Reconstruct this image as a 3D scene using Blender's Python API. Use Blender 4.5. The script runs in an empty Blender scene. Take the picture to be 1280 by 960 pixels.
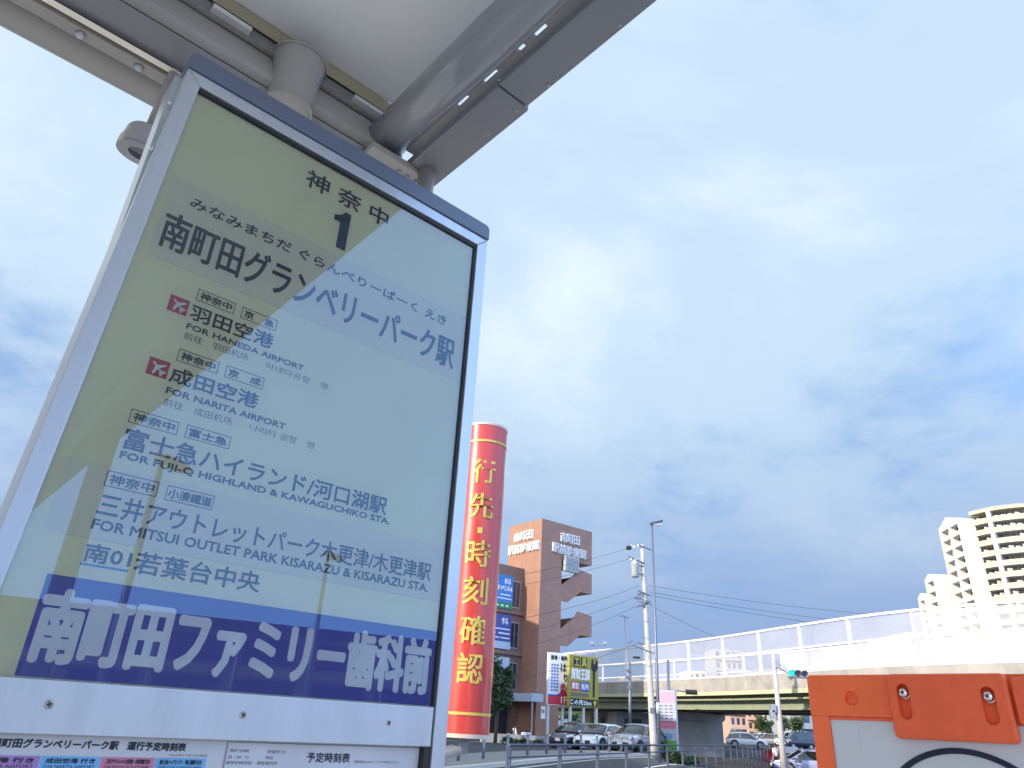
import bpy, bmesh, math, random
from mathutils import Vector, Matrix
random.seed(7)
R_ = math.radians
scn = bpy.context.scene
col = scn.collection
PI = math.pi

# ------------------------------------------------------------------ camera
CAMZ = 1.35
CAM = Vector((0, 0, CAMZ))
ROT = Matrix(((0.998335169588606, -0.057679191763488576, 0.0),
              (-0.02494949741091817, -0.43183616079458365, -0.9016069281062213),
              (0.052003958901528605, 0.9001059054731867, -0.43255629366692017)))
FPX = 890.0
cd = bpy.data.cameras.new('camera')
cam = bpy.data.objects.new('camera', cd); col.objects.link(cam)
cam.matrix_world = Matrix.Translation(CAM) @ ROT.to_4x4()
cd.sensor_width = 36.0; cd.lens = 36.0 * FPX / 1280.0
cd.clip_start = 0.02; cd.clip_end = 6000
scn.camera = cam

# ------------------------------------------------------------------ sky, sun, exposure
SUN_AZ, SUN_EL = R_(-125), R_(22)          # azimuth from +Y towards +X
sdir = Vector((math.sin(SUN_AZ) * math.cos(SUN_EL), math.cos(SUN_AZ) * math.cos(SUN_EL), math.sin(SUN_EL)))
world = bpy.data.worlds.new('World'); scn.world = world; world.use_nodes = True
nt = world.node_tree; N = nt.nodes; L = nt.links
for n_ in list(N): N.remove(n_)
def wn(t, **k):
    n = N.new(t)
    for a, v in k.items(): setattr(n, a, v)
    return n
def wmath(op, a, b=None, c=None, clamp=False):
    m = wn('ShaderNodeMath', operation=op, use_clamp=clamp)
    for i, v in enumerate((a, b, c)):
        if v is None: continue
        if isinstance(v, (int, float)): m.inputs[i].default_value = v
        else: L.new(v, m.inputs[i])
    return m.outputs[0]
sky = wn('ShaderNodeTexSky', sky_type='NISHITA', sun_disc=False, sun_elevation=SUN_EL, sun_rotation=SUN_AZ,
         altitude=80, air_density=1.0, dust_density=1.5, ozone_density=2.5)
geo = wn('ShaderNodeTexCoord')
sep = wn('ShaderNodeSeparateXYZ'); L.new(geo.outputs['Generated'], sep.inputs[0])
sx, sy, sz = sep.outputs
def wdot(v):
    d = wn('ShaderNodeVectorMath', operation='DOT_PRODUCT'); L.new(geo.outputs['Generated'], d.inputs[0]); d.inputs[1].default_value = v
    return d.outputs['Value']
def wmap(v, a, b, c=0.0, d=1.0, smooth=True):
    m = wn('ShaderNodeMapRange', interpolation_type='SMOOTHSTEP' if smooth else 'LINEAR')
    L.new(v, m.inputs[0])
    for i, q in enumerate((a, b, c, d)): m.inputs[i + 1].default_value = q
    return m.outputs[0]
def wnoise(vec, scale, detail=6, rough=.55, dist=0.0):
    n = wn('ShaderNodeTexNoise'); n.inputs['Scale'].default_value = scale; n.inputs['Detail'].default_value = detail
    n.inputs['Roughness'].default_value = rough; n.inputs['Distortion'].default_value = dist; L.new(vec, n.inputs['Vector'])
    return n.outputs[0]
# clouds lie on a high flat layer: direction divided by height
den = wmath('ADD', wmath('MAXIMUM', sz, 0.0), 0.22)
comb = wn('ShaderNodeCombineXYZ'); L.new(wmath('DIVIDE', sx, den), comb.inputs[0]); L.new(wmath('DIVIDE', sy, den), comb.inputs[1])
cv = comb.outputs[0]
n1 = wnoise(cv, 1.15, 7, .55, .35)
n2 = wnoise(cv, 3.2, 7, .6, .2)
n3 = wnoise(cv, 0.55, 3, .5, .3)
cover = wmath('ADD', wmath('MULTIPLY', n1, .65), wmath('MULTIPLY', n2, .35))
west = wdot((sdir.x, sdir.y, 0))                       # towards the sun
ahead = wmap(sy, -.5, .3)                               # the overcast lies over the north, clears to the south-east
thr = wmath('ADD', cover, wmath('ADD', wmath('MULTIPLY', ahead, .145), wmath('MULTIPLY', wmap(sz, .12, .5), .04)))
mask = wmap(thr, .47, .66)
east = wmap(wdot((0.80, -0.56, 0)), .25, .8)
mask = wmath('MULTIPLY', mask, wmath('SUBTRACT', 1.0, wmath('MULTIPLY', east, .9)))
# cloud colour: white where thick and towards the sun, grey blue low down and away from it
def wmix(f, a, b):
    m = wn('ShaderNodeMix', data_type='RGBA')
    if isinstance(f, (int, float)): m.inputs[0].default_value = f
    else: L.new(f, m.inputs[0])
    for i, v in ((6, a), (7, b)):
        if isinstance(v, tuple): m.inputs[i].default_value = v
        else: L.new(v, m.inputs[i])
    return m.outputs[2]
S = 10.0
c_hi = (0.55 * S, 0.71 * S, 0.88 * S, 1); c_lo = (0.265 * S, 0.385 * S, 0.64 * S, 1); c_wh = (0.84 * S, 0.94 * S, 0.98 * S, 1)
hgt = wmap(wmath('ADD', sz, wmath('MULTIPLY', wmath('SUBTRACT', n3, .5), .25)), .06, .48)
ccol = wmix(hgt, c_lo, c_hi)
ccol = wmix(wmath('MULTIPLY', wmap(n1, .47, .68, 0, .85), wmap(sz, .12, .42)), ccol, c_wh)
ccol = wmix(wmath('MULTIPLY', wmap(west, -.1, .6), .92), ccol, c_wh)
blue = wmix(wmap(sz, .0, .55), (0.19 * S, 0.36 * S, 0.74 * S, 1), (0.25 * S, 0.46 * S, 0.86 * S, 1))
blue = wmix(wmath('MULTIPLY', wmap(west, .1, .9), .45), blue, (0.62 * S, 0.85 * S, 1.0 * S, 1))
skysc = wn('ShaderNodeMix', data_type='RGBA', blend_type='MULTIPLY'); skysc.inputs[0].default_value = 1
L.new(sky.outputs[0], skysc.inputs[6]); skysc.inputs[7].default_value = (1.1, 1.1, 1.1, 1)
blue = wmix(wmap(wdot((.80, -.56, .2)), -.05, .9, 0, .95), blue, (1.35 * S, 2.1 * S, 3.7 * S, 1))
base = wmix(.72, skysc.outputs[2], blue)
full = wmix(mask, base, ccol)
full = wmix(wmap(wdot(tuple(sdir)),   .5, 1.0, 0, .8), full, (2.2 * S, 2.1 * S, 1.9 * S, 1))      # bright haze round the sun
bgn = wn('ShaderNodeBackground'); bgn.inputs[1].default_value = 0.10
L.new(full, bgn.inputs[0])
wo = wn('ShaderNodeOutputWorld'); L.new(bgn.outputs[0], wo.inputs[0])

sl = bpy.data.lights.new('sun', 'SUN'); sl.energy = 5.0; sl.angle = R_(.6); sl.color = (1.0, .86, .70)
so = bpy.data.objects.new('sun', sl); col.objects.link(so)
so.rotation_euler = (-sdir).to_track_quat('-Z', 'Y').to_euler()
scn.view_settings.view_transform = 'Standard'; scn.view_settings.look = 'None'
scn.view_settings.exposure = 0.16; scn.view_settings.gamma = 1.0
scn.render.engine = 'CYCLES'
scn.cycles.max_bounces = 8; scn.cycles.transparent_max_bounces = 16
scn.cycles.use_denoising = True

# ------------------------------------------------------------------ pixel rays -> real places
def ray(px, py):
    return (ROT @ Vector((px - 640, 480 - py, -FPX))).normalized()
def at_y(px, py, y):
    r = ray(px, py); return CAM + r * (y / r.y)
def at_z(px, py, z):
    r = ray(px, py); return CAM + r * ((z - CAMZ) / r.z)
def smooth(a, b, x):
    t = max(0., min(1., (x - a) / (b - a))); return t * t * (3 - 2 * t)
def gz(x, y):                       # height of the land
    z = .3 * smooth(20, 36, y) + .45 * smooth(55, 100, y)
    z -= .8 * smooth(7.5, 12, x - (y - 40) * .12) * (1 - smooth(66, 84, y)) * smooth(30, 42, y)
    return z

# ------------------------------------------------------------------ materials
MATS = {}
def mat(name, c, rough=.6, metal=0., spec=.5, var=.12, vscale=6., bump=.0, bscale=40., coat=0., trans=0., ior=1.5, alpha=1., emis=None, es=0., grime=0., stretch=(1, 1, 1)):
    if name in MATS: return MATS[name]
    m = bpy.data.materials.new(name); m.use_nodes = True; t = m.node_tree; b = t.nodes['Principled BSDF']
    b.inputs['Roughness'].default_value = rough; b.inputs['Metallic'].default_value = metal
    b.inputs['Specular IOR Level'].default_value = spec; b.inputs['Coat Weight'].default_value = coat
    b.inputs['Transmission Weight'].default_value = trans; b.inputs['IOR'].default_value = ior; b.inputs['Alpha'].default_value = alpha
    tc = t.nodes.new('ShaderNodeTexCoord'); mp = t.nodes.new('ShaderNodeMapping'); mp.inputs['Scale'].default_value = stretch
    t.links.new(tc.outputs['Object'], mp.inputs[0])
    nz = t.nodes.new('ShaderNodeTexNoise'); nz.inputs['Scale'].default_value = vscale; nz.inputs['Detail'].default_value = 6; nz.inputs['Roughness'].default_value = .65
    t.links.new(mp.outputs[0], nz.inputs['Vector'])
    mr = t.nodes.new('ShaderNodeMapRange'); mr.inputs[1].default_value = .3; mr.inputs[2].default_value = .7
    mr.inputs[3].default_value = 1 - var; mr.inputs[4].default_value = 1 + var
    t.links.new(nz.outputs[0], mr.inputs[0])
    mx = t.nodes.new('ShaderNodeMix'); mx.data_type = 'RGBA'; mx.blend_type = 'MULTIPLY'; mx.inputs[0].default_value = 1
    mx.inputs[6].default_value = (*c, 1); t.links.new(mr.outputs[0], mx.inputs[7])
    last = mx.outputs[2]
    if grime > 0:
        g = t.nodes.new('ShaderNodeTexNoise'); g.inputs['Scale'].default_value = vscale * .35; g.inputs['Detail'].default_value = 8; g.inputs['Roughness'].default_value = .7
        mp2 = t.nodes.new('ShaderNodeMapping'); mp2.inputs['Scale'].default_value = (3, 3, .5); t.links.new(tc.outputs['Object'], mp2.inputs[0]); t.links.new(mp2.outputs[0], g.inputs['Vector'])
        r2 = t.nodes.new('ShaderNodeMapRange'); r2.inputs[1].default_value = .48; r2.inputs[2].default_value = .75; r2.inputs[4].default_value = grime
        t.links.new(g.outputs[0], r2.inputs[0])
        m2 = t.nodes.new('ShaderNodeMix'); m2.data_type = 'RGBA'; t.links.new(r2.outputs[0], m2.inputs[0]); t.links.new(last, m2.inputs[6])
        m2.inputs[7].default_value = (c[0] * .42, c[1] * .4, c[2] * .36, 1); last = m2.outputs[2]
    t.links.new(last, b.inputs['Base Color'])
    if bump > 0:
        bn = t.nodes.new('ShaderNodeTexNoise'); bn.inputs['Scale'].default_value = bscale; bn.inputs['Detail'].default_value = 5
        t.links.new(tc.outputs['Object'], bn.inputs['Vector'])
        bp = t.nodes.new('ShaderNodeBump'); bp.inputs['Strength'].default_value = bump; bp.inputs['Distance'].default_value = .02
        t.links.new(bn.outputs[0], bp.inputs['Height']); t.links.new(bp.outputs[0], b.inputs['Normal'])
    if emis: b.inputs['Emission Color'].default_value = (*emis, 1); b.inputs['Emission Strength'].default_value = es
    MATS[name] = m; return m
def tile_mat(name, c, mortar, w, h):
    m = mat(name, c, .6, var=.10, vscale=1.2, grime=.35)
    t = m.node_tree; b = t.nodes['Principled BSDF']
    src = b.inputs['Base Color'].links[0].from_socket
    br = t.nodes.new('ShaderNodeTexBrick'); br.inputs['Scale'].default_value = 1; br.inputs['Brick Width'].default_value = w; br.inputs['Row Height'].default_value = h
    br.inputs['Mortar Size'].default_value = .012; br.inputs['Color1'].default_value = (1, 1, 1, 1); br.inputs['Color2'].default_value = (.86, .86, .86, 1); br.inputs['Mortar'].default_value = (*mortar, 1)
    tc = t.nodes.new('ShaderNodeTexCoord'); sp = t.nodes.new('ShaderNodeSeparateXYZ'); cb = t.nodes.new('ShaderNodeCombineXYZ'); ad = t.nodes.new('ShaderNodeMath')
    t.links.new(tc.outputs['Object'], sp.inputs[0]); t.links.new(sp.outputs[0], ad.inputs[0]); t.links.new(sp.outputs[1], ad.inputs[1])
    t.links.new(ad.outputs[0], cb.inputs[0]); t.links.new(sp.outputs[2], cb.inputs[1]); t.links.new(cb.outputs[0], br.inputs['Vector'])
    mx = t.nodes.new('ShaderNodeMix'); mx.data_type = 'RGBA'; mx.blend_type = 'MULTIPLY'; mx.inputs[0].default_value = 1
    t.links.new(src, mx.inputs[6]); t.links.new(br.outputs['Color'], mx.inputs[7]); t.links.new(mx.outputs[2], b.inputs['Base Color'])
    return m
def glass_mat(name, tint=(1, 1, 1), ior=1.5, gtint=(1, 1, 1), haze=0.0, hcol=(.9, .9, .9), rough=.0, trans=False, hscale=.5):
    m = bpy.data.materials.new(name); m.use_nodes = True; t = m.node_tree
    for n in list(t.nodes): t.nodes.remove(n)
    o = t.nodes.new('ShaderNodeOutputMaterial'); tr = t.nodes.new('ShaderNodeBsdfTransparent'); tr.inputs[0].default_value = (*tint, 1)
    gl = t.nodes.new('ShaderNodeBsdfGlossy'); gl.inputs['Color'].default_value = (*gtint, 1); gl.inputs['Roughness'].default_value = rough
    fr = t.nodes.new('ShaderNodeFresnel'); fr.inputs[0].default_value = ior
    base_ = tr.outputs[0]
    if haze > 0:
        df = t.nodes.new('ShaderNodeBsdfTranslucent' if trans else 'ShaderNodeBsdfDiffuse'); df.inputs[0].default_value = (*hcol, 1)
        nz = t.nodes.new('ShaderNodeTexNoise'); nz.inputs['Scale'].default_value = hscale; nz.inputs['Detail'].default_value = 6
        tc = t.nodes.new('ShaderNodeTexCoord'); t.links.new(tc.outputs['Object'], nz.inputs['Vector'])
        mr = t.nodes.new('ShaderNodeMapRange'); mr.inputs[3].default_value = haze * .7; mr.inputs[4].default_value = min(1, haze * 1.3); t.links.new(nz.outputs[0], mr.inputs[0])
        mh = t.nodes.new('ShaderNodeMixShader'); t.links.new(mr.outputs[0], mh.inputs[0]); t.links.new(base_, mh.inputs[1]); t.links.new(df.outputs[0], mh.inputs[2]); base_ = mh.outputs[0]
    ms = t.nodes.new('ShaderNodeMixShader'); t.links.new(fr.outputs[0], ms.inputs[0]); t.links.new(base_, ms.inputs[1]); t.links.new(gl.outputs[0], ms.inputs[2])
    t.links.new(ms.outputs[0], o.inputs[0]); MATS[name] = m; return m

M_asph = mat('asphalt', (.055, .057, .062), .9, var=.25, vscale=.8, bump=.4, bscale=60, grime=.3)
M_pave = mat('pavement_concrete', (.22, .215, .21), .85, var=.15, vscale=2, bump=.2, grime=.3)
M_kerb = mat('kerb_stone', (.55, .50, .42), .8, var=.12, vscale=3)
M_line = mat('road_paint', (.72, .72, .70), .7, var=.15, vscale=5)
M_land = mat('land', (.10, .10, .085), .95, var=.3, vscale=.05)
M_cream = mat('cream_paint', (.34, .325, .315), .38, var=.06, vscale=3, bump=.02, bscale=200, grime=.2)
M_beamd = mat('mauve_grey_paint', (.185, .19, .21), .4, var=.05, vscale=3, grime=.1)
M_ceil = mat('ceiling_board', (.70, .71, .72), .7, var=.03, vscale=2)
M_olive = mat('bronze_trim', (.30, .27, .19), .45, var=.1, vscale=5)
M_track = mat('dark_track', (.20, .21, .22), .5)
M_clip = mat('clear_plastic_clip', (.60, .62, .62), .25)
M_bright = mat('bright_edge', (.80, .76, .66), .4)
M_alu = mat('brushed_aluminium', (.52, .565, .62), .34, metal=.55, var=.06, vscale=20, stretch=(1, 1, .05), grime=.22)
M_cap = mat('slate_blue_cap', (.115, .145, .21), .38, var=.06, vscale=8)
M_dark = mat('dark_rubber', (.02, .02, .022), .6)
M_yel = mat('sign_film_yellow', (.93, .86, .56), .55, var=.05, vscale=2.5, grime=.05)
M_pnk = mat('sign_film_beige', (.86, .78, .58), .55, var=.04, vscale=3)
M_navy = mat('print_navy', (.008, .010, .022), .5, var=.4, vscale=60)
M_ink = mat('print_black', (.012, .013, .018), .5)
M_inkg = mat('print_faded', (.10, .11, .13), .5)
M_red = mat('print_red', (.55, .035, .06), .5)
M_blue = mat('print_blue', (.045, .055, .42), .5, var=.06, vscale=4)
M_wht = mat('print_white', (.88, .88, .88), .5)
M_cyan = mat('print_skyblue', (.06, .25, .55), .5)
M_paper = mat('poster_paper', (.50, .52, .55), .6, var=.03)
M_purp = mat('print_purple', (.32, .18, .42), .5)
M_lblu = mat('print_lightblue', (.14, .38, .66), .5)
M_pink = mat('print_pink', (.50, .18, .28), .5)
M_chr = mat('chrome', (.75, .75, .75), .12, metal=1.)
M_steel = mat('galvanised_steel', (.42, .45, .48), .45, metal=.6, var=.12, vscale=8)
M_rail = mat('rail_steel', (.16, .19, .24), .45, metal=.4, var=.1)
M_orange = mat('orange_plastic', (.98, .165, .045), .36, grime=.10, var=.07, vscale=12, bump=.25, bscale=500)
M_orangeb = mat('orange_bracket_plastic', (.92, .135, .045), .42, grime=.08, var=.07, vscale=12, bump=.25, bscale=500)
M_board = mat('white_board', (.60, .63, .66), .4, var=.03)
M_pane = glass_mat('sign_acrylic', ior=1.85, gtint=(.50, .78, 1.0), haze=.03, hcol=(.80, .80, .78), hscale=9.)
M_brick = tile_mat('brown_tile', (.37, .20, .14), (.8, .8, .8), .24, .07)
M_conc = mat('concrete', (.355, .35, .34), .85, var=.18, vscale=.8, bump=.2, grime=.35)
M_pole = mat('pole_concrete', (.47, .455, .43), .8, var=.1, vscale=2, grime=.15)
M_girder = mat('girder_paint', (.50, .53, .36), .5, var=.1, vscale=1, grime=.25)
M_white = mat('white_paint', (.80, .80, .79), .5, var=.03)
M_glassb = mat('window_glass', (.02, .03, .045), .06, spec=.9, var=.3, vscale=.6)
M_lens = mat('lamp_lens', (.015, .02, .045), .08, spec=.8)
M_leaf = mat('foliage', (.05, .085, .025), .8, var=.5, vscale=3)
M_leafd = mat('foliage_dark', (.028, .05, .02), .8, var=.5, vscale=3)
M_trunk = mat('bark', (.10, .075, .05), .9)
M_tyre = mat('tyre', (.015, .015, .016), .8)
M_rim = mat('rim', (.45, .46, .48), .3, metal=.8)
M_clear = glass_mat('clear_barrier_panel', tint=(.93, .95, .97), ior=1.18, haze=.36, hcol=(.66, .67, .74))
M_sunwhite = glass_mat('sun_whitened_panel', tint=(.97, .97, .97), ior=1.5, haze=.33, hcol=(.90, .89, .89))  # whiter copy of the barrier panel, sun glare put into its colour

# ------------------------------------------------------------------ mesh helpers
class MB:
    def __init__(s): s.v = []; s.f = []; s.m = []; s.sm = []
    def face(s, pts, mi=0, smooth=False):
        i = len(s.v); s.v += [tuple(p) for p in pts]; s.f.append(tuple(range(i, i + len(pts)))); s.m.append(mi); s.sm.append(smooth)
    def grid(s, rows, mi=0, close=False, smooth=True, capends=False):
        i = len(s.v); n = len(rows[0])
        for r in rows: s.v += [tuple(p) for p in r]
        for a in range(len(rows) - 1):
            for b in range(n if close else n - 1):
                b2 = (b + 1) % n
                s.f.append((i + a * n + b, i + a * n + b2, i + (a + 1) * n + b2, i + (a + 1) * n + b)); s.m.append(mi); s.sm.append(smooth)
        if capends:
            s.f.append(tuple(i + b for b in reversed(range(n)))); s.m.append(mi); s.sm.append(False)
            k = i + (len(rows) - 1) * n; s.f.append(tuple(k + b for b in range(n))); s.m.append(mi); s.sm.append(False)
    def box(s, x0, x1, y0, y1, z0, z1, mi=0, fn=None):
        P = [(x0, y0, z0), (x1, y0, z0), (x1, y1, z0), (x0, y1, z0), (x0, y0, z1), (x1, y0, z1), (x1, y1, z1), (x0, y1, z1)]
        if fn: P = [fn(*p) for p in P]
        i = len(s.v); s.v += [tuple(p) for p in P]
        for f in ((3, 2, 1, 0), (4, 5, 6, 7), (0, 1, 5, 4), (1, 2, 6, 5), (2, 3, 7, 6), (3, 0, 4, 7)):
            s.f.append(tuple(i + k for k in f)); s.m.append(mi); s.sm.append(False)
    def prism(s, poly, fn, t0, t1, mi=0, smooth=False):
        # poly: (u,v) list counter-clockwise ; fn(u,v,t)->point
        n = len(poly); i = len(s.v)
        s.v += [tuple(fn(u, v, t0)) for u, v in poly] + [tuple(fn(u, v, t1)) for u, v in poly]
        for a in range(n):
            b = (a + 1) % n; s.f.append((i + a, i + b, i + n + b, i + n + a)); s.m.append(mi); s.sm.append(smooth)
        s.f.append(tuple(i + a for a in reversed(range(n)))); s.m.append(mi); s.sm.append(False)
        s.f.append(tuple(i + n + a for a in range(n))); s.m.append(mi); s.sm.append(False)
    def tube(s, pts, r, n=10, mi=0, caps=True):
        pts = [Vector(p) for p in pts]; rows = []
        rr = r if isinstance(r, (list, tuple)) else [r] * len(pts)
        up = None
        for k, p in enumerate(pts):
            d = (pts[min(k + 1, len(pts) - 1)] - pts[max(k - 1, 0)]).normalized()
            if up is None:
                up = Vector((0, 0, 1)) if abs(d.z) < .9 else Vector((1, 0, 0))
            a = d.cross(up).normalized(); b = d.cross(a).normalized(); up = -b if False else up
            rows.append([p + (a * math.cos(q * 2 * PI / n) + b * math.sin(q * 2 * PI / n)) * rr[k] for q in range(n)])
        s.grid(rows, mi, close=True, smooth=n > 6, capends=caps)
    def disc(s, c, ax, r, h, n=16, mi=0, r2=None):
        c = Vector(c); ax = Vector(ax).normalized(); s.tube([c, c + ax * h], [r, r if r2 is None else r2], n, mi)
    def build(s, name, mats, parent=None, loc=(0, 0, 0), bevel=0., fixn=True):
        me = bpy.data.meshes.new(name); me.from_pydata(s.v, [], s.f)
        if not isinstance(mats, (list, tuple)): mats = [mats]
        for m in mats: me.materials.append(m)
        me.polygons.foreach_set('material_index', s.m); me.polygons.foreach_set('use_smooth', s.sm); me.update()
        if fixn:
            bm = bmesh.new(); bm.from_mesh(me); bmesh.ops.recalc_face_normals(bm, faces=bm.faces); bm.to_mesh(me); bm.free()
        o = bpy.data.objects.new(name, me); col.objects.link(o); o.location = loc
        if parent: o.parent = parent
        if bevel > 0:
            b = o.modifiers.new('bevel', 'BEVEL'); b.width = bevel; b.segments = 2; b.limit_method = 'ANGLE'; b.angle_limit = R_(40); b.harden_normals = True
        return o
def tag(o, label=None, cat=None, group=None, kind=None):
    if label: o['label'] = label
    if cat: o['category'] = cat
    if group: o['group'] = group
    if kind: o['kind'] = kind
    return o
def thing(name, loc, rz=0., label=None, cat=None, group=None):
    o = bpy.data.objects.new(name, None); col.objects.link(o); o.location = loc; o.rotation_euler = (0, 0, rz); o.empty_display_size = .1
    return tag(o, label, cat, group)
def copy_tree(root, loc, rz=0., label=None, group=None):
    def cp(o, par):
        c = o.copy(); col.objects.link(c); c.parent = par
        for ch in list(o.children): cp(ch, c)
        return c
    r = cp(root, None); r.location = loc; r.rotation_euler = (0, 0, rz)
    if label: r['label'] = label
    if group: r['group'] = group
    return r
FRAME_M = None
_txt = {}
def text_mesh(s, res=3):
    if (s, res) in _txt: return _txt[(s, res)]
    c = bpy.data.curves.new('text', 'FONT'); c.body = s; c.resolution_u = res; c.size = 1
    o = bpy.data.objects.new('text', c); col.objects.link(o)
    dg = bpy.context.evaluated_depsgraph_get(); dg.update()
    me = o.evaluated_get(dg).to_mesh()
    V = [(v.co.x, v.co.y) for v in me.vertices]; F = [tuple(p.vertices) for p in me.polygons]
    bpy.data.objects.remove(o); bpy.data.curves.remove(c)
    x0 = min(v[0] for v in V); x1 = max(v[0] for v in V); y0 = min(v[1] for v in V); y1 = max(v[1] for v in V)
    _txt[(s, res)] = (V, F, x0, x1, y0, y1); return _txt[(s, res)]
def lettering(mb, s, fn, x0, y0, w, h, off=.0004, bold=0., mi=0, res=3, shear=0., depth=0.):
    """flat print: text s fitted to the box; fn(u,v,t): t = height above the surface. bold = stroke growth in metres"""
    V, F, a0, a1, b0, b1 = text_mesh(s, res)
    sxx = w / max(a1 - a0, 1e-6); syy = h / max(b1 - b0, 1e-6)
    shifts = [(0, 0)]
    if bold > 0: shifts = [(0, 0)] + [(bold * math.cos(k * PI / 4), bold * math.sin(k * PI / 4)) for k in range(8)]
    for k, (dx, dy) in enumerate(shifts):
        i = len(mb.v); t = off + k * .00003 + depth
        mb.v += [tuple(fn(x0 + (x - a0) * sxx + dx + shear * (y - b0) * syy, y0 + (y - b0) * syy + dy, t)) for x, y in V]
        for f in F: mb.f.append(tuple(i + q for q in f)); mb.m.append(mi); mb.sm.append(False)
    if depth > 0:       # raised letter: walls round the outline
        from collections import Counter
        cnt = Counter()
        for f in F:
            for q in range(len(f)): cnt[tuple(sorted((f[q], f[(q + 1) % len(f)])))] += 1
        i = len(mb.v)
        for tt in (0.0, off + depth):
            mb.v += [tuple(fn(x0 + (x - a0) * sxx, y0 + (y - b0) * syy, tt)) for x, y in V]
        for (p, q), c in cnt.items():
            if c == 1: mb.f.append((i + p, i + q, i + len(V) + q, i + len(V) + p)); mb.m.append(mi); mb.sm.append(False)

# ================================================================== LARGE STRUCTURE
# ground sheet
def build_ground():
    mb = MB()
    ys = [-300, -120, -60, -30, -10, 0, 5, 10, 15, 20] + [20 + 2 * i for i in range(1, 46)] + [120, 150, 200, 300, 500, 900, 1600, 3000]
    xs = [-2500, -800, -300, -150, -80, -50, -30] + [-20 + 2 * i for i in range(0, 41)] + [70, 90, 130, 200, 400, 900, 2500]
    mb.grid([[(x, y, gz(x, y)) for x in xs] for y in ys])
    o = mb.build('ground', M_asph, fixn=False); tag(o, kind='structure')
build_ground()
# the street runs along this direction past the car park
RD = Vector((4.5, 10.1, 0)).normalized(); RN = Vector((RD.y, -RD.x, 0))      # RN: towards the camera side / right
BOL0 = Vector((-1.05, 26.6, 0)); BD = Vector((8.85, 17.2, 0)).normalized(); BN = Vector((BD.y, -BD.x, 0))
def strip(name, m, off0, off1, t0, t1, dz, base=BOL0, thick=0., step=1.5, kind='structure'):
    mb = MB(); n = max(2, int((t1 - t0) / step)); rows = []
    for k in range(n + 1):
        t = t0 + (t1 - t0) * k / n; r = []
        for q in (off0, (off0 + off1) / 2, off1):
            p = base + BD * t + BN * q; r.append((p.x, p.y, gz(p.x, p.y) + dz))
        rows.append(r)
    mb.grid(rows, smooth=False)
    if thick:
        for a, b in zip(rows[:-1], rows[1:]):
            for e in (0, 2): mb.face([a[e], b[e], (b[e][0], b[e][1], b[e][2] - thick), (a[e][0], a[e][1], a[e][2] - thick)])
    o = mb.build(name, m, fixn=False); return tag(o, kind=kind)
strip('sidewalk', M_pave, -1.6, 1.0, -20, 19, .12, thick=.3)
strip('kerb', M_kerb, 1.0, 1.22, -20, 19, .125, thick=.3)
strip('road_line', M_line, 4.5, 4.65, -20, 26, .004)
strip('road_line', M_line, 9.5, 9.65, -20, 26, .004)
strip('road_edge_line', M_line, 1.7, 1.82, -20, 19, .004)

mb = MB(); mb.grid([[(-30 + 12 * i, -90 + 12 * j, .004) for i in range(11)] for j in range(9)], smooth=False)
tag(mb.build('bounce_paving', mat('light_paving', (.55, .53, .49), .8, var=.1, vscale=.8, bump=.1), fixn=False), kind='structure')  # unseen pale paving, added and widened to bounce sun onto sign and canopy
# ---------------------------------------------------------------- overpass
path = [(-70, 190), (-40, 150), (-18, 120), (-4, 101), (4, 87), (8.2, 78.4), (11.9, 71.9), (14.7, 66.2), (16.95, 61.1), (18.5, 56.7), (19.75, 52.7), (20.95, 48.9), (22.15, 45.5), (23.5, 42.6), (25.0, 40.2), (26.7, 37.9), (29.5, 35.2), (34, 31.5), (42, 26.5), (55, 20), (75, 12)]
def catmull(P, per=6):
    out = []
    for i in range(1, len(P) - 2):
        p0, p1, p2, p3 = [Vector((*q, 0)) for q in P[i - 1:i + 3]]
        for k in range(per):
            t = k / per
            out.append(.5 * ((2 * p1) + (-p0 + p2) * t + (2 * p0 - 5 * p1 + 4 * p2 - p3) * t * t + (-p0 + 3 * p1 - 3 * p2 + p3) * t ** 3))
    return out
OP = catmull(path)
# arc length resample
def resample(P, step):
    out = [P[0]]; acc = 0
    for a, b in zip(P[:-1], P[1:]):
        d = (b - a).length; t = step - acc
        while t <= d:
            out.append(a + (b - a) * (t / d)); t += step
        acc = (acc + d) % step if True else 0
    return out
OPF = resample(OP, 2.25)
def nrm(P, i):
    d = (P[min(i + 1, len(P) - 1)] - P[max(i - 1, 0)]).normalized(); return Vector((-d.y, d.x, 0))   # away from camera side
over = thing('overpass', (0, 0, 0), 0, 'curved road overpass with concrete parapets and pale green girders crossing behind the car park', 'overpass')
def sweep(name, prof, m, P=OPF, parent=over, joints=False):
    mb = MB(); rows = []
    for i, p in enumerate(P):
        n = nrm(P, i); rows.append([(p.x + n.x * o, p.y + n.y * o, z) for o, z in prof])
    mb.grid(rows, close=True, smooth=False, capends=True)
    return mb.build(name, m, parent)
W_ = 10.5
sweep('deck_slab', [(.28, 4.48), (.28, 4.62), (W_ - .28, 4.62), (W_ - .28, 4.48)], M_conc)
for o0, o1 in ((0, .26), (W_ - .26, W_)):
    sweep('parapet', [(o0, 4.62), (o0, 5.6), (o1, 5.6), (o1, 4.62)], M_conc)
    sweep('fascia_strip', [(o0 - .015, 4.34), (o0 - .015, 4.615), (o1 + .015, 4.615), (o1 + .015, 4.34)], M_girder)
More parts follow.
